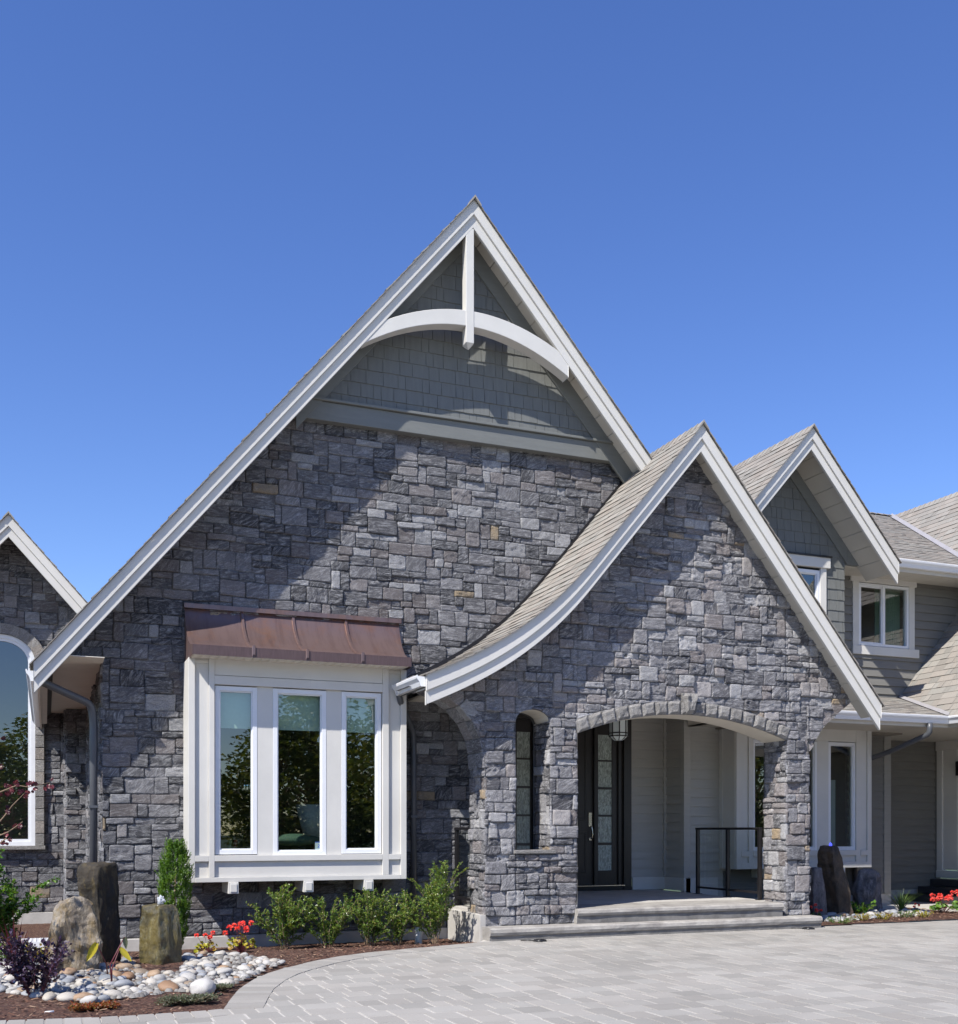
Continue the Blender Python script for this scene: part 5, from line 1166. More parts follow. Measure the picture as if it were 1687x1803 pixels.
rock('standing_stone', 'broad rough grey-brown standing stone, rightmost of the three by the bay', [(1602, 1511, 1550), (1585, 1508, 1550), (1565, 1507, 1549), (1548, 1511, 1550), (1541, 1514, 1548), (1532, 1515, 1533)], 13.9, 'rock_grey', 9.9, sides=6, depth=0.7, nz_=0.035, rot=0.4, cat='standing stone')
def spout(name, label, p, h, r_, mat, seed):
    m = MB(); rr = random.Random(seed)
    for i in range(16):
        a = rr.uniform(0, 6.28); q_ = rr.uniform(0, r_); z = rr.uniform(0, h)*(1-q_/r_*0.6); s_ = rr.uniform(0.006, 0.016)
        c = Vector((p[0]+math.cos(a)*q_, p[1]+math.sin(a)*q_, p[2]+z)); m.tube([c-Vector((0, 0, s_)), c, c+Vector((0, 0, s_*1.3))], [s_*0.4, s_, s_*0.3], 6)
    m.tube([(p[0], p[1], p[2]-0.02), (p[0], p[1], p[2]+h*0.5), (p[0], p[1], p[2]+h)], [r_*0.7, r_*0.45, 0.004], 8); tag(m.build(name, mat), label, 'water')
spout('water_spout', 'white bubbling water on top of the short olive column', (tp2[0], tp2[1], tp2[2]+0.02), 0.07, 0.05, 'water', 1)
spout('water_spout', 'small blue-lit water jet on the tall brown column at right', (tp3[0], tp3[1], tp3[2]+0.005), 0.045, 0.013, 'blue_water', 2)
p = PG(357, 1752); m = MB()
# white boulder at the pebbles' edge
def pebble_mesh(name, mat, seed, sub=2, amp=0.18):
    bm = bmesh.new(); bmesh.ops.create_icosphere(bm, subdivisions=sub, radius=1); o_ = Vector((seed*3.1, seed*1.7, 0))
    for v in bm.verts: v.co *= 1+amp*noise.noise(v.co*1.1+o_)+amp*0.35*noise.noise(v.co*2.7+o_)
    me = bpy.data.meshes.new(name); bm.to_mesh(me); bm.free(); me.materials.append(M[mat]); rr = random.Random(seed); c = rc(rr)
    at = me.color_attributes.new('Col', 'FLOAT_COLOR', 'CORNER'); at.data.foreach_set('color', [c[0], c[1], c[2], 1.0]*len(me.loops))
    me.polygons.foreach_set('use_smooth', [True]*len(me.polygons)); return me
me = pebble_mesh('boulder', 'peb_white', 50, 4, 0.14); o = bpy.data.objects.new('boulder', me); COL.objects.link(o); o.location = (p.x, p.y, p.z+0.05); o.scale = (0.105, 0.10, 0.085); tag(o, 'rounded white boulder beside the thyme at the front edge of the pebbles', 'boulder')
def inpoly(x, y, P):
    c = False
    for (a, b_), (d_, e_) in zip(P, P[1:]+P[:1]):
        if (b_ > y) != (e_ > y) and x < (d_-a)*(y-b_)/(e_-b_)+a: c = not c
    return c
PL = [(-40, 1690), (-40, 1752), (0, 1748), (100, 1764), (160, 1768), (232, 1760), (290, 1752), (340, 1748), (378, 1742), (420, 1733), (440, 1722), (470, 1711), (500, 1699), (478, 1691), (430, 1684), (395, 1680), (340, 1680), (320, 1684), (325, 1712), (245, 1716), (240, 1695), (215, 1690), (212, 1700), (165, 1708), (90, 1722), (75, 1690), (0, 1680)]
PR_ = [(1442, 1612), (1446, 1624), (1500, 1624), (1540, 1618), (1600, 1616), (1640, 1612), (1630, 1603), (1560, 1604), (1500, 1604), (1450, 1608)]
pm = {k: [pebble_mesh('river_stone', 'peb_'+k, s_*7+i) for i in range(8)] for s_, k in enumerate(('white', 'grey', 'tan'))}
lab = {('white', 0): 'smooth whitish river stone in the pebble bed round the left fountain', ('grey', 0): 'smooth blue-grey river stone in the pebble bed round the left fountain', ('tan', 0): 'smooth brown or tan river stone in the pebble bed round the left fountain',
       ('white', 1): 'pale river stone in the pebble strip right of the porch', ('grey', 1): 'grey river stone in the pebble strip right of the porch', ('tan', 1): 'tan river stone in the pebble strip right of the porch'}
def pebbles(P, side, n, rmin, rmax, seed, wet):
    rr = random.Random(seed); placed = []; tries = 0
    x0_, x1_ = min(q_[0] for q_ in P), max(q_[0] for q_ in P); y0_, y1_ = min(q_[1] for q_ in P), max(q_[1] for q_ in P); cell = {}
    while len(placed) < n and tries < 40000:
        tries += 1; a, c = rr.uniform(x0_, x1_), rr.uniform(y0_, y1_)
        if not inpoly(a, c, P): continue
        w = PG(a, c) if side == 0 else PZ(a, c, 0.01); rad = lerp(rmax, rmin, min(1, len(placed)/(n*0.7)))*rr.uniform(0.8, 1.15)
        if side == 0 and w.y < yb(w.x)+rad*0.7 : continue
        if any((w.x-q_[0])**2+(w.y-q_[1])**2 < ((rad+q_[2])*0.80)**2 for q_ in placed): continue
        placed.append((w.x, w.y, rad)); k = rr.random(); kind = 'white' if k < 0.62 else 'grey' if k < 0.86 else 'tan'
        if side == 1: kind = 'grey' if k < 0.6 else 'white' if k < 0.92 else 'tan'
        if wet(a, c) and rr.random() < 0.75: kind = rr.choice(('tan', 'tan', 'grey'))
        o = bpy.data.objects.new('river_stone', rr.choice(pm[kind])); COL.objects.link(o)
        ex = rr.uniform(0.9, 1.35); o.scale = (rad*ex, rad*rr.uniform(0.75, 1.0), rad*rr.uniform(0.5, 0.72)); o.rotation_euler = (rr.uniform(-.3, .3), rr.uniform(-.3, .3), rr.uniform(0, 6.28))
        o.location = (w.x, w.y, w.z+rad*rr.uniform(0.30, 0.45)); tag(o, lab[(kind, side)], 'river stone', kind+' river stones, '+('left bed' if side == 0 else 'right bed'))
    return placed
pl0 = pebbles(PL, 0, 240, 0.038, 0.075, 5, lambda a, c: 90 < a < 330 and c < 1728)
pl1 = pebbles(PR_, 1, 56, 0.05, 0.085, 6, lambda a, c: False)
gv = MB(); rr = random.Random(12)                                             # finer gravel between the stones
for _ in range(2800):
    side = 0 if rr.random() < 0.8 else 1; P = PL if side == 0 else PR_
    a, c = rr.uniform(min(q_[0] for q_ in P), max(q_[0] for q_ in P)), rr.uniform(min(q_[1] for q_ in P), max(q_[1] for q_ in P))
    if not inpoly(a, c, P): continue
    w = PG(a, c) if side == 0 else PZ(a, c, 0.01); 
    if side == 0 and w.y < yb(w.x)+0.02: continue
    s_ = rr.uniform(0.014, 0.04); t = rr.uniform(0, 6); V = []
    for k in range(6): V.append((w.x+s_*math.cos(t+k*1.047)*rr.uniform(.8, 1.2), w.y+s_*math.sin(t+k*1.047)*rr.uniform(.7, 1), w.z+0.012))
    for k in range(6): V.append((lerp(w.x, V[k][0], .55), lerp(w.y, V[k][1], .55), w.z+0.012+s_*0.7))
    gv.add(V, [(k, (k+1) % 6, 6+(k+1) % 6, 6+k) for k in range(6)]+[(6, 7, 8, 9, 10, 11)], rc(rr), smooth=True)
o = gv.build('gravel', 'gravel'); o['kind'] = 'stuff'; tag(o, 'fine pale gravel filling the gaps between the river stones', 'gravel')

# ================================================================ PLANTS
def leaf(mb, p, d_, L, W_, rr, c=None, fold=0.25):
    d_ = d_.normalized(); s_ = d_.cross(Vector((rr.uniform(-1, 1), rr.uniform(-1, 1), rr.uniform(0.2, 1.5))))
    if s_.length < 1e-3: s_ = Vector((1, 0, 0))
    s_.normalize(); n_ = s_.cross(d_); t = p+d_*L
    mb.add([tuple(p), tuple(p+d_*L*0.5+s_*W_/2+n_*W_*fold), tuple(t), tuple(p+d_*L*0.5-s_*W_/2+n_*W_*fold)], [(0, 1, 2), (0, 2, 3)], (c if c is not None else rr.random(), rr.random(), rr.random()))
def twig(ms, ml, rr, p, d_, L, r0, lv, every, LL_, W_, droop=0.0, cfun=None, jit=0.35, sub=0, sp=0.4):
    pts = [p.copy()]; n = max(3, int(L/0.035)); d_ = d_.normalized()
    for i in range(n):
        d_ = (d_+Vector((rr.uniform(-jit, jit), rr.uniform(-jit, jit), rr.uniform(-jit, jit)-droop))*0.25).normalized(); pts.append(pts[-1]+d_*(L/n))
    if ms is not None: ms.tube(pts, [lerp(r0, r0*0.35, i/n) for i in range(n+1)], 4, cap=False)
    acc = 0
    for i in range(1, n+1):
        t = i/n
        if t < lv: continue
        seg = (pts[i]-pts[i-1]); k = max(1, int(seg.length/every+rr.random()))
        for _ in range(k):
            q_ = pts[i-1]+seg*rr.random(); dv = (d_*0.5+Vector((rr.uniform(-1, 1), rr.uniform(-1, 1), rr.uniform(-0.5, 0.9)))).normalized()
            leaf(ml, q_, dv, LL_*rr.uniform(0.6, 1.15), W_*rr.uniform(0.7, 1.1), rr, cfun(t, rr) if cfun else None)
        if sub and rr.random() < sp and t < 0.92:
            twig(ms, ml, rr, pts[i], (d_+Vector((rr.uniform(-1, 1), rr.uniform(-1, 1), rr.uniform(-0.3, 0.6)))).normalized(), L*rr.uniform(0.22, 0.45)*(1.1-t*0.5), r0*0.5, 0.1, every, LL_, W_, droop, cfun, jit, sub-1, sp)
def shrub(label, base, h, spread, n, seed, LL_=0.034, W_=0.019, mat='leaf_shrub', name='shrub', lean=(0, 0), long_=0.25, every=0.0085, cat='shrub'):
    t_ = thing(name, label, cat); rr = random.Random(seed); ms, ml = MB(), MB()
    cf = lambda t, rr: min(1, max(0, rr.random()*0.55+(0.35*rr.random() if t > 0.7 else 0)))
    for i in range(n):
        a = 2*math.pi*i/n+rr.uniform(-.4, .4); s_ = rr.uniform(0.15, 1)*spread; L = h*rr.uniform(0.68, 0.95)*(1.12 if rr.random() < long_ else 1)
        d_ = Vector((math.cos(a)*s_+lean[0], math.sin(a)*s_*0.7+lean[1], h)).normalized()
        twig(ms, ml, rr, base+Vector((math.cos(a)*0.03, math.sin(a)*0.03, -0.03)), d_, L, 0.006, 0.16, every, LL_, W_, 0, cf, 0.5, 2, 0.62)
    ms.build('stem', 'bark', t_); ml.build('foliage', mat, t_); return t_
def gb(px, py, Y): p_ = PY(px, py, Y); return Vector((p_.x, Y, ground(p_.x, Y) if p_.x < 5 else 0.0))
Ysh = 12.75
shrub('leftmost leafy shrub under the bay, with one open side shoot', gb(502, 1665, Ysh), 0.8, 0.36, 12, 101)
shrub('bushy green shrub under the bay, second from the left', gb(577, 1665, Ysh), 0.72, 0.4, 12, 102)
shrub('thick green shrub under the bay, third from the left', gb(652, 1662, Ysh+0.02), 0.8, 0.38, 12, 103)
shrub('low spreading shrub under the right corner of the bay', gb(700, 1655, Ysh), 0.68, 0.34, 10, 104)
shrub('upright shrub with long arching shoots in front of the porch corner', gb(765, 1652, Ysh-0.15), 1.06, 0.3, 9, 105, lean=(0.05, 0), long_=0.5)
def yew():
    t_ = thing('yew', 'slim dark green columnar yew beside the copper-roofed bay', 'conifer'); rr = random.Random(7); ms, ml = MB(), MB(); b_ = gb(306, 1664, 12.6); H = 1.27
    ms.tube([b_-Vector((0, 0, 0.05)), b_+Vector((0.02, 0, H*0.8))], [0.022, 0.006], 6)
    for i in range(1150):
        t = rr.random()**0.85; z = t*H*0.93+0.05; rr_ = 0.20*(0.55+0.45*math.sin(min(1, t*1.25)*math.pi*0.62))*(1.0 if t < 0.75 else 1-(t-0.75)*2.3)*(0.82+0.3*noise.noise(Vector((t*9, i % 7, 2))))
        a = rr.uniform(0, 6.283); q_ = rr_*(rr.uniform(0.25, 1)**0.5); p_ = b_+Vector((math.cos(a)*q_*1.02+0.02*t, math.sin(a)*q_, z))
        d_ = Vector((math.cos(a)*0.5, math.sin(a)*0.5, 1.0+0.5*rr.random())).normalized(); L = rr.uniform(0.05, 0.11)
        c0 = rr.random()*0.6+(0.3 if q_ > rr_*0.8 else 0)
        for k in range(15):
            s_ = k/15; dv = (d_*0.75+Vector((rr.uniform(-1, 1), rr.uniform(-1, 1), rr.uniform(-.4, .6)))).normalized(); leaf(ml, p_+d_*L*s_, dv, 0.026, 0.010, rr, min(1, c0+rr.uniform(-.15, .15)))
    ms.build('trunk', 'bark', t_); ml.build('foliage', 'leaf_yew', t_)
yew()
def geranium(label, base, h, w, seed, nf=6, leafm='leaf_yellow', red='petal_red'):
    t_ = thing('geranium', label, 'flower'); rr = random.Random(seed); ms, ml, mf = MB(), MB(), MB()
    for i in range(46):
        a = rr.uniform(0, 6.28); q_ = w*math.sqrt(rr.random())*0.5; top = base+Vector((math.cos(a)*q_, math.sin(a)*q_*0.8, rr.uniform(0.25, 0.62)*h*(1.1-q_/w)))
        ms.tube([base+Vector((math.cos(a)*0.02, 0, 0)), base.lerp(top, 0.5)+Vector((0, 0, 0.01)), top], 0.002, 4, cap=False)
        R_ = rr.uniform(0.016, 0.028)*(w/0.28); tl = Vector((rr.uniform(-.6, .6), rr.uniform(-1, .1), rr.uniform(.4, 1))).normalized(); u_ = tl.cross(Vector((0, 0, 1))).normalized() if abs(tl.z) < 0.98 else Vector((1, 0, 0)); v_ = tl.cross(u_)
        V = [tuple(top-tl*0.004)]+[tuple(top+(u_*math.cos(k*0.785)+v_*math.sin(k*0.785))*R_*rr.uniform(.8, 1.1)+tl*0.004*(k % 2)) for k in range(8)]
        ml.add(V, [(0, 1+k, 1+(k+1) % 8) for k in range(8)], rc(rr))
    for i in range(nf):
        a = 6.283*i/nf+rr.uniform(-.5, .5); q_ = w*rr.uniform(0.15, 0.52); top = base+Vector((math.cos(a)*q_, math.sin(a)*q_*0.6, h*rr.uniform(0.62, 1.0)))
        ms.tube([base, base.lerp(top, 0.6)+Vector((0, 0, 0.02)), top], 0.002, 4, cap=False)
        for k in range(46):
            dv = Vector((rr.uniform(-1, 1), rr.uniform(-1, 1), rr.uniform(-.5, 1))).normalized(); leaf(mf, top+dv*0.012*(w/.28), dv, 0.022*(w/.28)**.5, 0.018, rr)
    ms.build('stem', 'stem_maroon', t_); ml.build('foliage', leafm, t_); mf.build('blossom', red, t_)
geranium('small red geranium with yellowing leaves, left of the pair by the wall', gb(364, 1672, 12.3), 0.27, 0.26, 201, 5)
geranium('larger red geranium with many blooms, right of the pair by the wall', gb(425, 1677, 12.1), 0.35, 0.34, 202, 9)
geranium('red geranium clump at the far right of the drive', PZ(1662, 1608, 0.0), 0.33, 0.48, 203, 12, 'leaf_green')
geranium('red geranium cut by the right edge of the view', PZ(1700, 1604, 0.0), 0.34, 0.42, 206, 9, 'leaf_green')
geranium('low dark red geranium next to the pebbles right of the tuft', PZ(1614, 1610, 0.0), 0.17, 0.16, 204, 3, 'leaf_green')
geranium('small red geranium tucked behind the right end of the steps', PZ(1437, 1622, 0.0), 0.24, 0.22, 205, 5, 'leaf_green')
def bushy(name, label, cat, base, h, w, seed, mat, n=16, LL_=0.04, W_=0.028, stem='bark', every=0.014, dens=1, jit=0.4, up=1.0, sub=1, depth=0.8):
    t_ = thing(name, label, cat); rr = random.Random(seed); ms, ml = MB(), MB()
    for i in range(n):
        a = rr.uniform(0, 6.28); q_ = math.sqrt(rr.random()); d_ = Vector((math.cos(a)*q_*w*0.5, math.sin(a)*q_*w*0.5*depth, h*up)); L = d_.length*rr.uniform(0.75, 1.05)
        twig(ms, ml, rr, base+Vector((math.cos(a)*w*0.08, math.sin(a)*w*0.08, -0.01)), d_, L, 0.0035, 0.2, every, LL_, W_, 0.05, None, jit, sub, 0.5)
    ms.build('stem', stem, t_); ml.build('foliage', mat, t_); return t_
bushy('leafy_plant', 'dark purple leafy plant spilling over the pebbles at left', 'plant', PG(62, 1757), 0.50, 0.46, 301, 'leaf_purple', n=24, LL_=0.045, W_=0.03, stem='stem_maroon', every=0.016)
bushy('leafy_plant', 'yellow-green leafy plant in front of the metal grate', 'plant', PG(62, 1700), 0.24, 0.36, 302, 'leaf_yellow', n=16, LL_=0.03, W_=0.024)
bushy('leafy_plant', 'yellow-green plant at the left edge behind the red spikes', 'plant', PG(8, 1700), 0.30, 0.34, 312, 'leaf_green', n=16, LL_=0.03, W_=0.024)
bushy('shrub', 'bright green broad-leaved bush cut by the left edge', 'shrub', gb(-28, 1690, 12.2), 1.05, 0.62, 303, 'leaf_green', n=22, LL_=0.05, W_=0.035, every=0.014, sub=2)
bushy('ground_cover', 'low thyme cushion in front of the white boulder', 'ground plant', PG(330, 1766), 0.065, 0.44, 304, 'leaf_thyme', n=420, LL_=0.016, W_=0.010, every=0.004, up=0.9, sub=0, depth=0.55)
bushy('ground_cover', 'low thyme cushion right of the white boulder', 'ground plant', PG(385, 1744), 0.06, 0.24, 305, 'leaf_thyme', n=240, LL_=0.016, W_=0.010, every=0.004, up=0.9, sub=0, depth=0.6)
bushy('sedum', 'red and orange creeping sedum on the mulch near the kerb', 'ground plant', PG(166, 1777), 0.045, 0.34, 306, 'leaf_red', n=260, LL_=0.018, W_=0.013, every=0.004, sub=0, depth=0.5)
def spikes(name, label, cat, base, h, w, n, mat, seed, W_=0.02, droop=0.5):
    t_ = thing(name, label, cat); rr = random.Random(seed); m = MB()
    for i in range(n):
        a = rr.uniform(0, 6.28); q_ = rr.random()*w*0.5; L = h*rr.uniform(0.6, 1.05); pts = []
        for k in range(7):
            s_ = k/6; pts.append(base+Vector((math.cos(a)*q_*s_*(1+s_*droop), math.sin(a)*q_*s_*(1+s_*droop)*0.8, L*s_*(1-0.18*droop*s_*s_))))
        sd = Vector((-math.sin(a), math.cos(a), 0.2)); V = []
        for k, p_ in enumerate(pts): ww = W_*0.5*math.sin(min(1, 0.25+k/6*0.9)*math.pi)+0.0008; V += [tuple(p_-sd*ww), tuple(p_+sd*ww)]
        m.add(V, [(2*k, 2*k+2, 2*k+3, 2*k+1) for k in range(6)], rc(rr))
    m.build('foliage', mat, t_)
spikes('cordyline', 'spiky dark red cordyline at the left edge of the pebbles', 'plant', PG(26, 1716), 0.62, 0.30, 30, 'leaf_maroon', 401, 0.022, 0.4)
spikes('ornamental_grass', 'airy green grass tuft behind the right pebble strip', 'plant', PZ(1587, 1606, 0), 0.42, 0.55, 90, 'grass_blade', 402, 0.008, 0.8)
bushy('hosta', 'low dark green leafy clump at the foot of the brown basalt column', 'plant', PZ(1512, 1612, 0), 0.20, 0.62, 403, 'leaf_green', n=30, LL_=0.07, W_=0.05, every=0.03, sub=0, depth=0.5)
for i, (px, py, lb) in enumerate(((1520, 1622, 'small yellow-green tuft in front of the dark green clump'), (1478, 1628, 'low olive green mat plant near the end of the steps'), (1556, 1621, 'spreading yellow-green plant in the middle of the right pebble strip'), (1597, 1617, 'small fresh green plant below the ornamental grass'), (1626, 1617, 'pale yellow plant left of the red geraniums'))):
    bushy('ground_cover', lb, 'ground plant', PZ(px, py, 0.0), 0.12, 0.34 if i != 1 else 0.5, 410+i, 'leaf_green' if i in (1, 3) else 'leaf_yellow', n=34, LL_=0.025, W_=0.014, every=0.012, sub=0, depth=0.5)
# elephant-ear plant with two yellow leaves
ee = thing('elephant_ear', 'taro plant with maroon stalks and two yellow leaves among the pebbles', 'plant'); bs = PG(197, 1738); rr = random.Random(5)
def ear(p0, p1, p2, bulge, wd, mat, col):
    m = MB(); ax = (p2-p1); L = ax.length; ax.normalize(); sd = ax.cross(Vector((0.3, -1, 0.2))).normalized(); nn_ = sd.cross(ax); V = []; K = 10
    for k in range(K+1):
        s_ = k/K; w = wd*math.sin(math.pi*(0.08+0.92*s_)**0.8)**0.8 if s_ < 1 else 0.001; c = p1+ax*L*s_
        for j in (-1, -0.5, 0, 0.5, 1): V.append(tuple(c+sd*w*j+nn_*(0.25*wd*(abs(j)**1.5)+0.004*math.sin(k*3+j*5))))
    m.add(V, [(k*5+j, (k+1)*5+j, (k+1)*5+j+1, k*5+j+1) for k in range(K) for j in range(4)], col, smooth=True); m.build('leaf', mat, ee)
    s_ = MB(); s_.tube([p0, p0.lerp(p1, 0.45)+bulge, p1], [0.008, 0.006, 0.004], 6); s_.build('stalk', 'stem_maroon', ee)
q_ = lambda px, py, dy=0: PY(px, py, bs.y+dy)
ear(PG(190, 1722), q_(170, 1660, 0.05), q_(152, 1693, 0.02), Vector((0.03, 0, -0.02)), 0.032, 'leaf_ear', (0.4, 0, 0))
ear(bs, q_(211, 1669), q_(231, 1693), Vector((-0.03, 0, 0.0)), 0.026, 'leaf_ear', (0.8, 0, 0))
ear(bs, q_(219, 1650), q_(222, 1671), Vector((-0.06, 0, 0.0)), 0.022, 'leaf_thyme', (0.6, 0, 0))
# red-leaved maple reaching in from the left
mp = thing('maple_tree', 'young maple with dark red leaves reaching in from the left edge', 'tree'); ms, ml = MB(), MB(); rr = random.Random(15); Yt = 9.9
tb = PY(-95, 1700, Yt); tb.z = ground(tb.x, Yt); tr_pts = [tb, tb+Vector((0.02, 0, 0.6)), tb+Vector((-0.03, 0.03, 1.3)), tb+Vector((0.02, 0, 2.1))]
ms.tube(tr_pts, [0.03, 0.024, 0.018, 0.008], 7)
def mleaf(p_, s_):
    n_ = Vector((rr.uniform(-.7, .7), -1, rr.uniform(-.5, .8))).normalized(); u_ = n_.cross(Vector((0, 0, 1))).normalized(); v_ = n_.cross(u_); a0 = rr.uniform(0, 6.28); V = [tuple(p_)]
    for k in range(14): rad = s_*(1.0 if k % 2 == 0 else 0.74)*rr.uniform(.9, 1.05); V.append(tuple(p_+(u_*math.cos(a0+k*0.449)+v_*math.sin(a0+k*0.449))*rad+n_*0.006*rr.uniform(-1, 1)))
    ml.add(V, [(0, 1+k, 1+(k+1) % 14) for k in range(14)], rc(rr))
for (pts, n) in (([(-95, 1420), (0, 1395), (30, 1383), (50, 1386), (88, 1378)], 34), ([(-95, 1520), (-20, 1470), (12, 1432), (22, 1418), (45, 1395)], 8), ([(-95, 1560), (-10, 1475), (15, 1465), (40, 1447)], 16), ([(-95, 1330), (-30, 1310), (2, 1300), (8, 1302)], 8), ([(-95, 1390), (-30, 1365), (0, 1352), (8, 1350)], 8), ([(-95, 1600), (-20, 1500), (10, 1477), (14, 1478)], 12)):
    P3 = [PY(a, c, Yt) for a, c in pts]; ms.tube(P3, [0.009-0.0016*i for i in range(len(P3))], 5); P_, L_ = poly_path(P3)
    for _ in range(n): s_ = L_*(1-rr.random()**1.6*0.62); mleaf(P_(s_)+Vector((rr.uniform(-.03, .03), rr.uniform(-.05, .05), rr.uniform(-.045, .035))), rr.uniform(0.017, 0.027))
for _ in range(160): mleaf(tb+Vector((rr.uniform(-0.7, 0.1), rr.uniform(-.4, .4), rr.uniform(0.9, 2.4))), rr.uniform(0.02, 0.03))
ms.build('trunk', 'bark', mp); ml.build('crown', 'leaf_maroon', mp)
# ================================================================ SMALL THINGS
gt = MB(); a = PG(36, 1664); a.y = 14.2; p0, p1 = PY(32, 1644, 14.2), PY(80, 1637, 14.9)
gx0, gx1, gy0, gy1, gz = PY(30, 1650, 14.2).x, PY(30, 1650, 14.2).x+0.62, 14.0, 14.5, -0.02
for i in range(13): x = lerp(gx0, gx1, i/12); gt.box(x-0.006, x+0.006, gy0, gy1, gz, gz+0.02)
for i in range(4): y = lerp(gy0, gy1, i/3); gt.box(gx0, gx1, y-0.006, y+0.006, gz-0.002, gz+0.018)
gt.box(gx0, gx1, gy0-0.01, gy0+0.01, gz-0.12, gz+0.02); tag(gt.build('drain_grate', 'white_plastic'), 'white metal grate over the window well at left', 'grate')
def disc_light(label, p_):
    t_ = thing('ground_light', label, 'ground light'); m = MB(); m.tube([(p_.x, p_.y, 0.0), (p_.x, p_.y, 0.02)], [0.085, 0.075], 24); m.build('housing', 'black_plastic', t_)
    m = MB(); m.tube([(p_.x, p_.y, 0.02), (p_.x, p_.y, 0.026)], [0.055, 0.05], 20); m.build('lens', 'frosted' if False else 'black_metal', t_)
    m = MB(); m.tube([(p_.x-0.07, p_.y+0.01, 0.012), (p_.x-0.14, p_.y+0.06, 0.012), (p_.x-0.2, p_.y+0.12, 0.01)], 0.006, 5); m.build('cable', 'black_plastic', t_)
disc_light('round black ground light at the left foot of the porch steps', PZ(951, 1657.5, 0)); disc_light('round black ground light at the right foot of the porch steps', PZ(1424, 1636, 0))
m = MB(); b_ = gb(737, 1655, 13.0); m.tube([b_+Vector((0, 0, -0.02)), b_+Vector((0.0, 0, 0.08)), b_+Vector((0.015, 0.02, 0.2))], [0.055, 0.045, 0.05], 10); tag(m.build('drain_pipe', 'white_plastic'), 'white plastic drain boot at the foot of the middle downspout', 'drain')
m = MB(); p_ = PG(86, 1785); m.tube([(p_.x-0.03, p_.y, p_.z+0.012), (p_.x+0.035, p_.y+0.01, p_.z+0.014)], 0.008, 6); tag(m.build('irrigation_fitting', 'white_plastic'), 'small white irrigation fitting lying on the mulch at front left', 'fitting')
m = MB(); a, c = PZ(1548, 1604, 0.0), PZ(1606, 1604, 0.0); m.box(a.x, c.x, a.y-0.05, a.y+0.1, -0.02, 0.085); tag(m.build('kerb_stone', 'white_trim', bevel=0.01), 'long white kerb block behind the right pebble strip', 'kerb')
m = MB(); a = PZ(1120, 1400, 0) if False else None
# things inside the bay window
lp = thing('table_lamp', 'lamp with a pale tapered shade behind the middle pane of the left bay', 'lamp'); lc = PY(553, 1440, 14.0); m = MB(); m.tube([(lc.x, 14.0, lc.z-0.32), (lc.x, 14.0, lc.z+0.17)], [0.12, 0.24], 20); m.build('lamp_shade', 'lamp_shade', lp)
m = MB(); m.tube([(lc.x, 14, 0.9), (lc.x, 14, 0.95), (lc.x, 14, lc.z-0.2)], [0.1, 0.05, 0.03], 12); m.build('lamp_base', 'wood', lp)
me = pebble_mesh('cushion', 'cushion', 71, 3, 0.1); o = bpy.data.objects.new('cushion', me); COL.objects.link(o); c_ = PY(520, 1476, 13.6); o.location = (c_.x, 13.6, c_.z-0.02); o.scale = (0.36, 0.10, 0.075); tag(o, 'green cushion lying on the ledge behind the middle pane', 'cushion')
for i, (px, w_, mt, lb) in enumerate(((395, .03, 'book_green', 'green book leaning at the lower left behind the left pane'), (404, .035, 'book_red', 'red book leaning at the lower left behind the left pane'))):
    m = MB(); c_ = PY(px, 1470, 13.45); m.add([(c_.x+dx+(0.05 if up_ else 0), y, z) for up_, z in ((0, 0.905), (1, 1.22)) for dx in (0, w_) for y in (13.36, 13.56)], [(0, 1, 3, 2), (4, 6, 7, 5), (0, 4, 5, 1), (2, 3, 7, 6), (0, 2, 6, 4), (1, 5, 7, 3)]); tag(m.build('book', mt), lb, 'book')
mi = thing('wall_mirror', 'round mirror on the dark wall behind the left pane', 'mirror'); c_ = PY(437, 1385, 15.6); m = MB(); m.tube([(c_.x, 15.6, c_.z), (c_.x, 15.62, c_.z)], 0.28, 32); m.build('mirror_glass', 'mirror', mi)
m = MB(); m.tube([(c_.x+0.29*math.cos(t*0.2618), 15.6, c_.z+0.29*math.sin(t*0.2618)) for t in range(25)], 0.015, 6); m.build('mirror_frame', 'wood', mi)
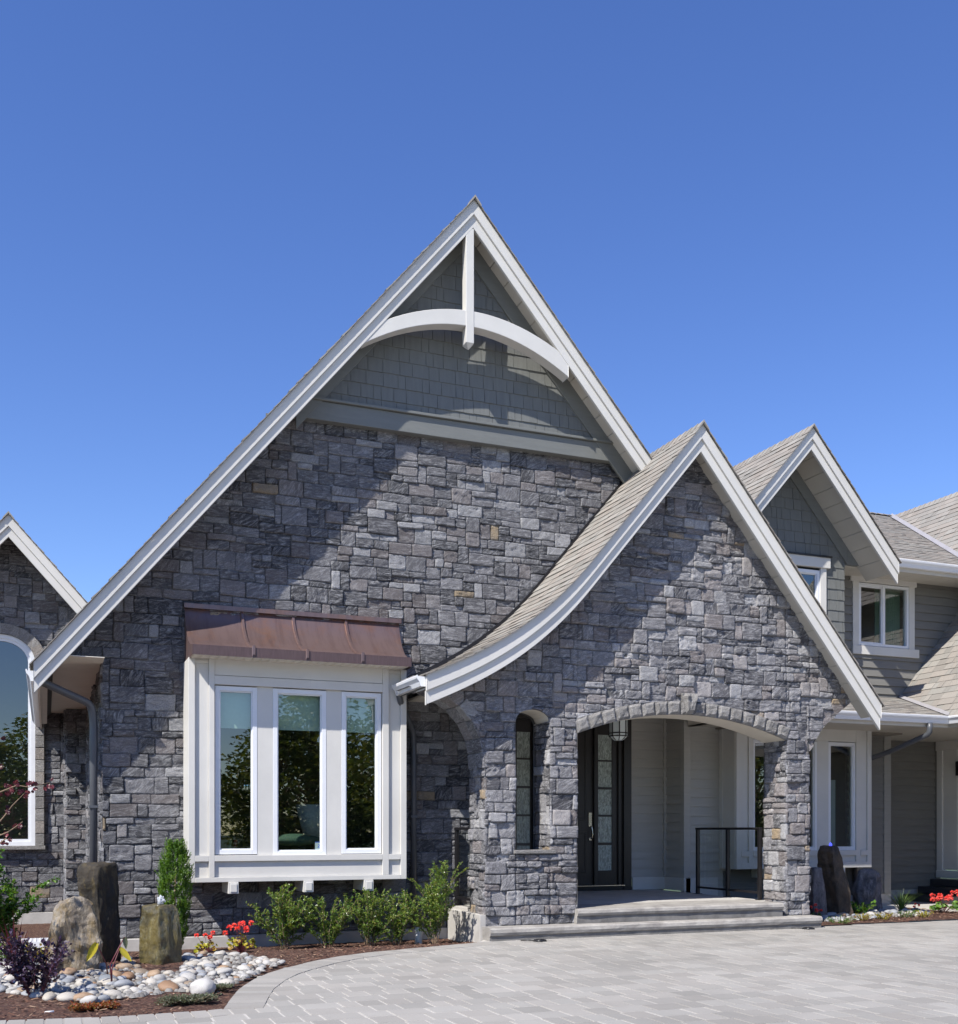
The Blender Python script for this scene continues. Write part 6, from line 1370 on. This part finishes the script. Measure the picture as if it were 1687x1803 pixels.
# ================================================================ TREES across the street (they show in the window reflections)
def tree(label, loc, h, w, seed, proto=None):
    t_ = thing('broadleaf_tree', label, 'tree', loc, 'trees across the street')
    if proto:
        for ch_ in proto.children: c_ = ch_.copy(); COL.objects.link(c_); c_.parent = t_
        t_.scale = (w, w, h); t_.rotation_euler = (0, 0, seed); return t_
    rr = random.Random(seed); ms, ml = MB(), MB(); ms.tube([(0, 0, 0), (0.1, 0, 3), (0, 0.1, 7)], [0.28, 0.2, 0.05], 8)
    for i in range(70):
        a = rr.uniform(0, 6.28); z = rr.uniform(0.6, 9.2); R_ = 3.2*math.sin(math.pi*min(0.97, (z+1.6)/11))*rr.uniform(0.45, 1); c = Vector((math.cos(a)*R_, math.sin(a)*R_, z)); rad = rr.uniform(0.6, 1.2)
        ms.tube([(0, 0, max(0.5, z*0.6)), tuple(c)], [0.06, 0.02], 5, cap=False)
        for k in range(95):
            dv = Vector((rr.gauss(0, 1), rr.gauss(0, 1), rr.gauss(0, 1))).normalized(); leaf(ml, c+dv*rad*rr.uniform(0.5, 1), dv+Vector((rr.uniform(-1, 1), rr.uniform(-1, 1), 0)), 0.26, 0.2, rr)
    ms.build('trunk', 'bark', t_); ml.build('crown', 'leaf_tree', t_); t_.scale = (w, w, h); return t_
t1 = tree('tall broadleaf tree across the street, nearest the reflections', (4, -27, -0.4), 0.9, 1.1, 500); 
for i, (x, y, h, w, s_, lb) in enumerate(((11, -29, 0.75, 1.1, 1.1, 'rounded tree across the street, second in the row'), (17, -26, 0.95, 1.2, 2.3, 'wide tree across the street, third in the row'), (24, -28, 0.8, 1.2, 3.3, 'dense tree across the street, fourth in the row'), (31, -27, 0.85, 1.3, 4.3, 'tree across the street, last in the row to the right'), (-3, -29, 0.7, 1.2, 5.3, 'low tree across the street left of the tall one'), (-10, -28, 0.65, 1.3, 0.3, 'low spreading tree across the street'), (-17, -30, 0.6, 1.3, 1.7, 'leftmost small tree across the street'), (14, -34, 1.05, 1.4, 2.9, 'tallest tree standing in the second row'), (0, -36, 0.95, 1.4, 2.0, 'big tree standing behind the row'), (39, -24, 0.8, 1.3, 0.9, 'tree far to the right across the street'), (47, -20, 0.85, 1.4, 2.6, 'tree beyond the far right one'), (55, -15, 0.9, 1.5, 3.9, 'rightmost tree across the street'))):
    tree(lb, (x, y, -0.4), h, w, s_, t1)
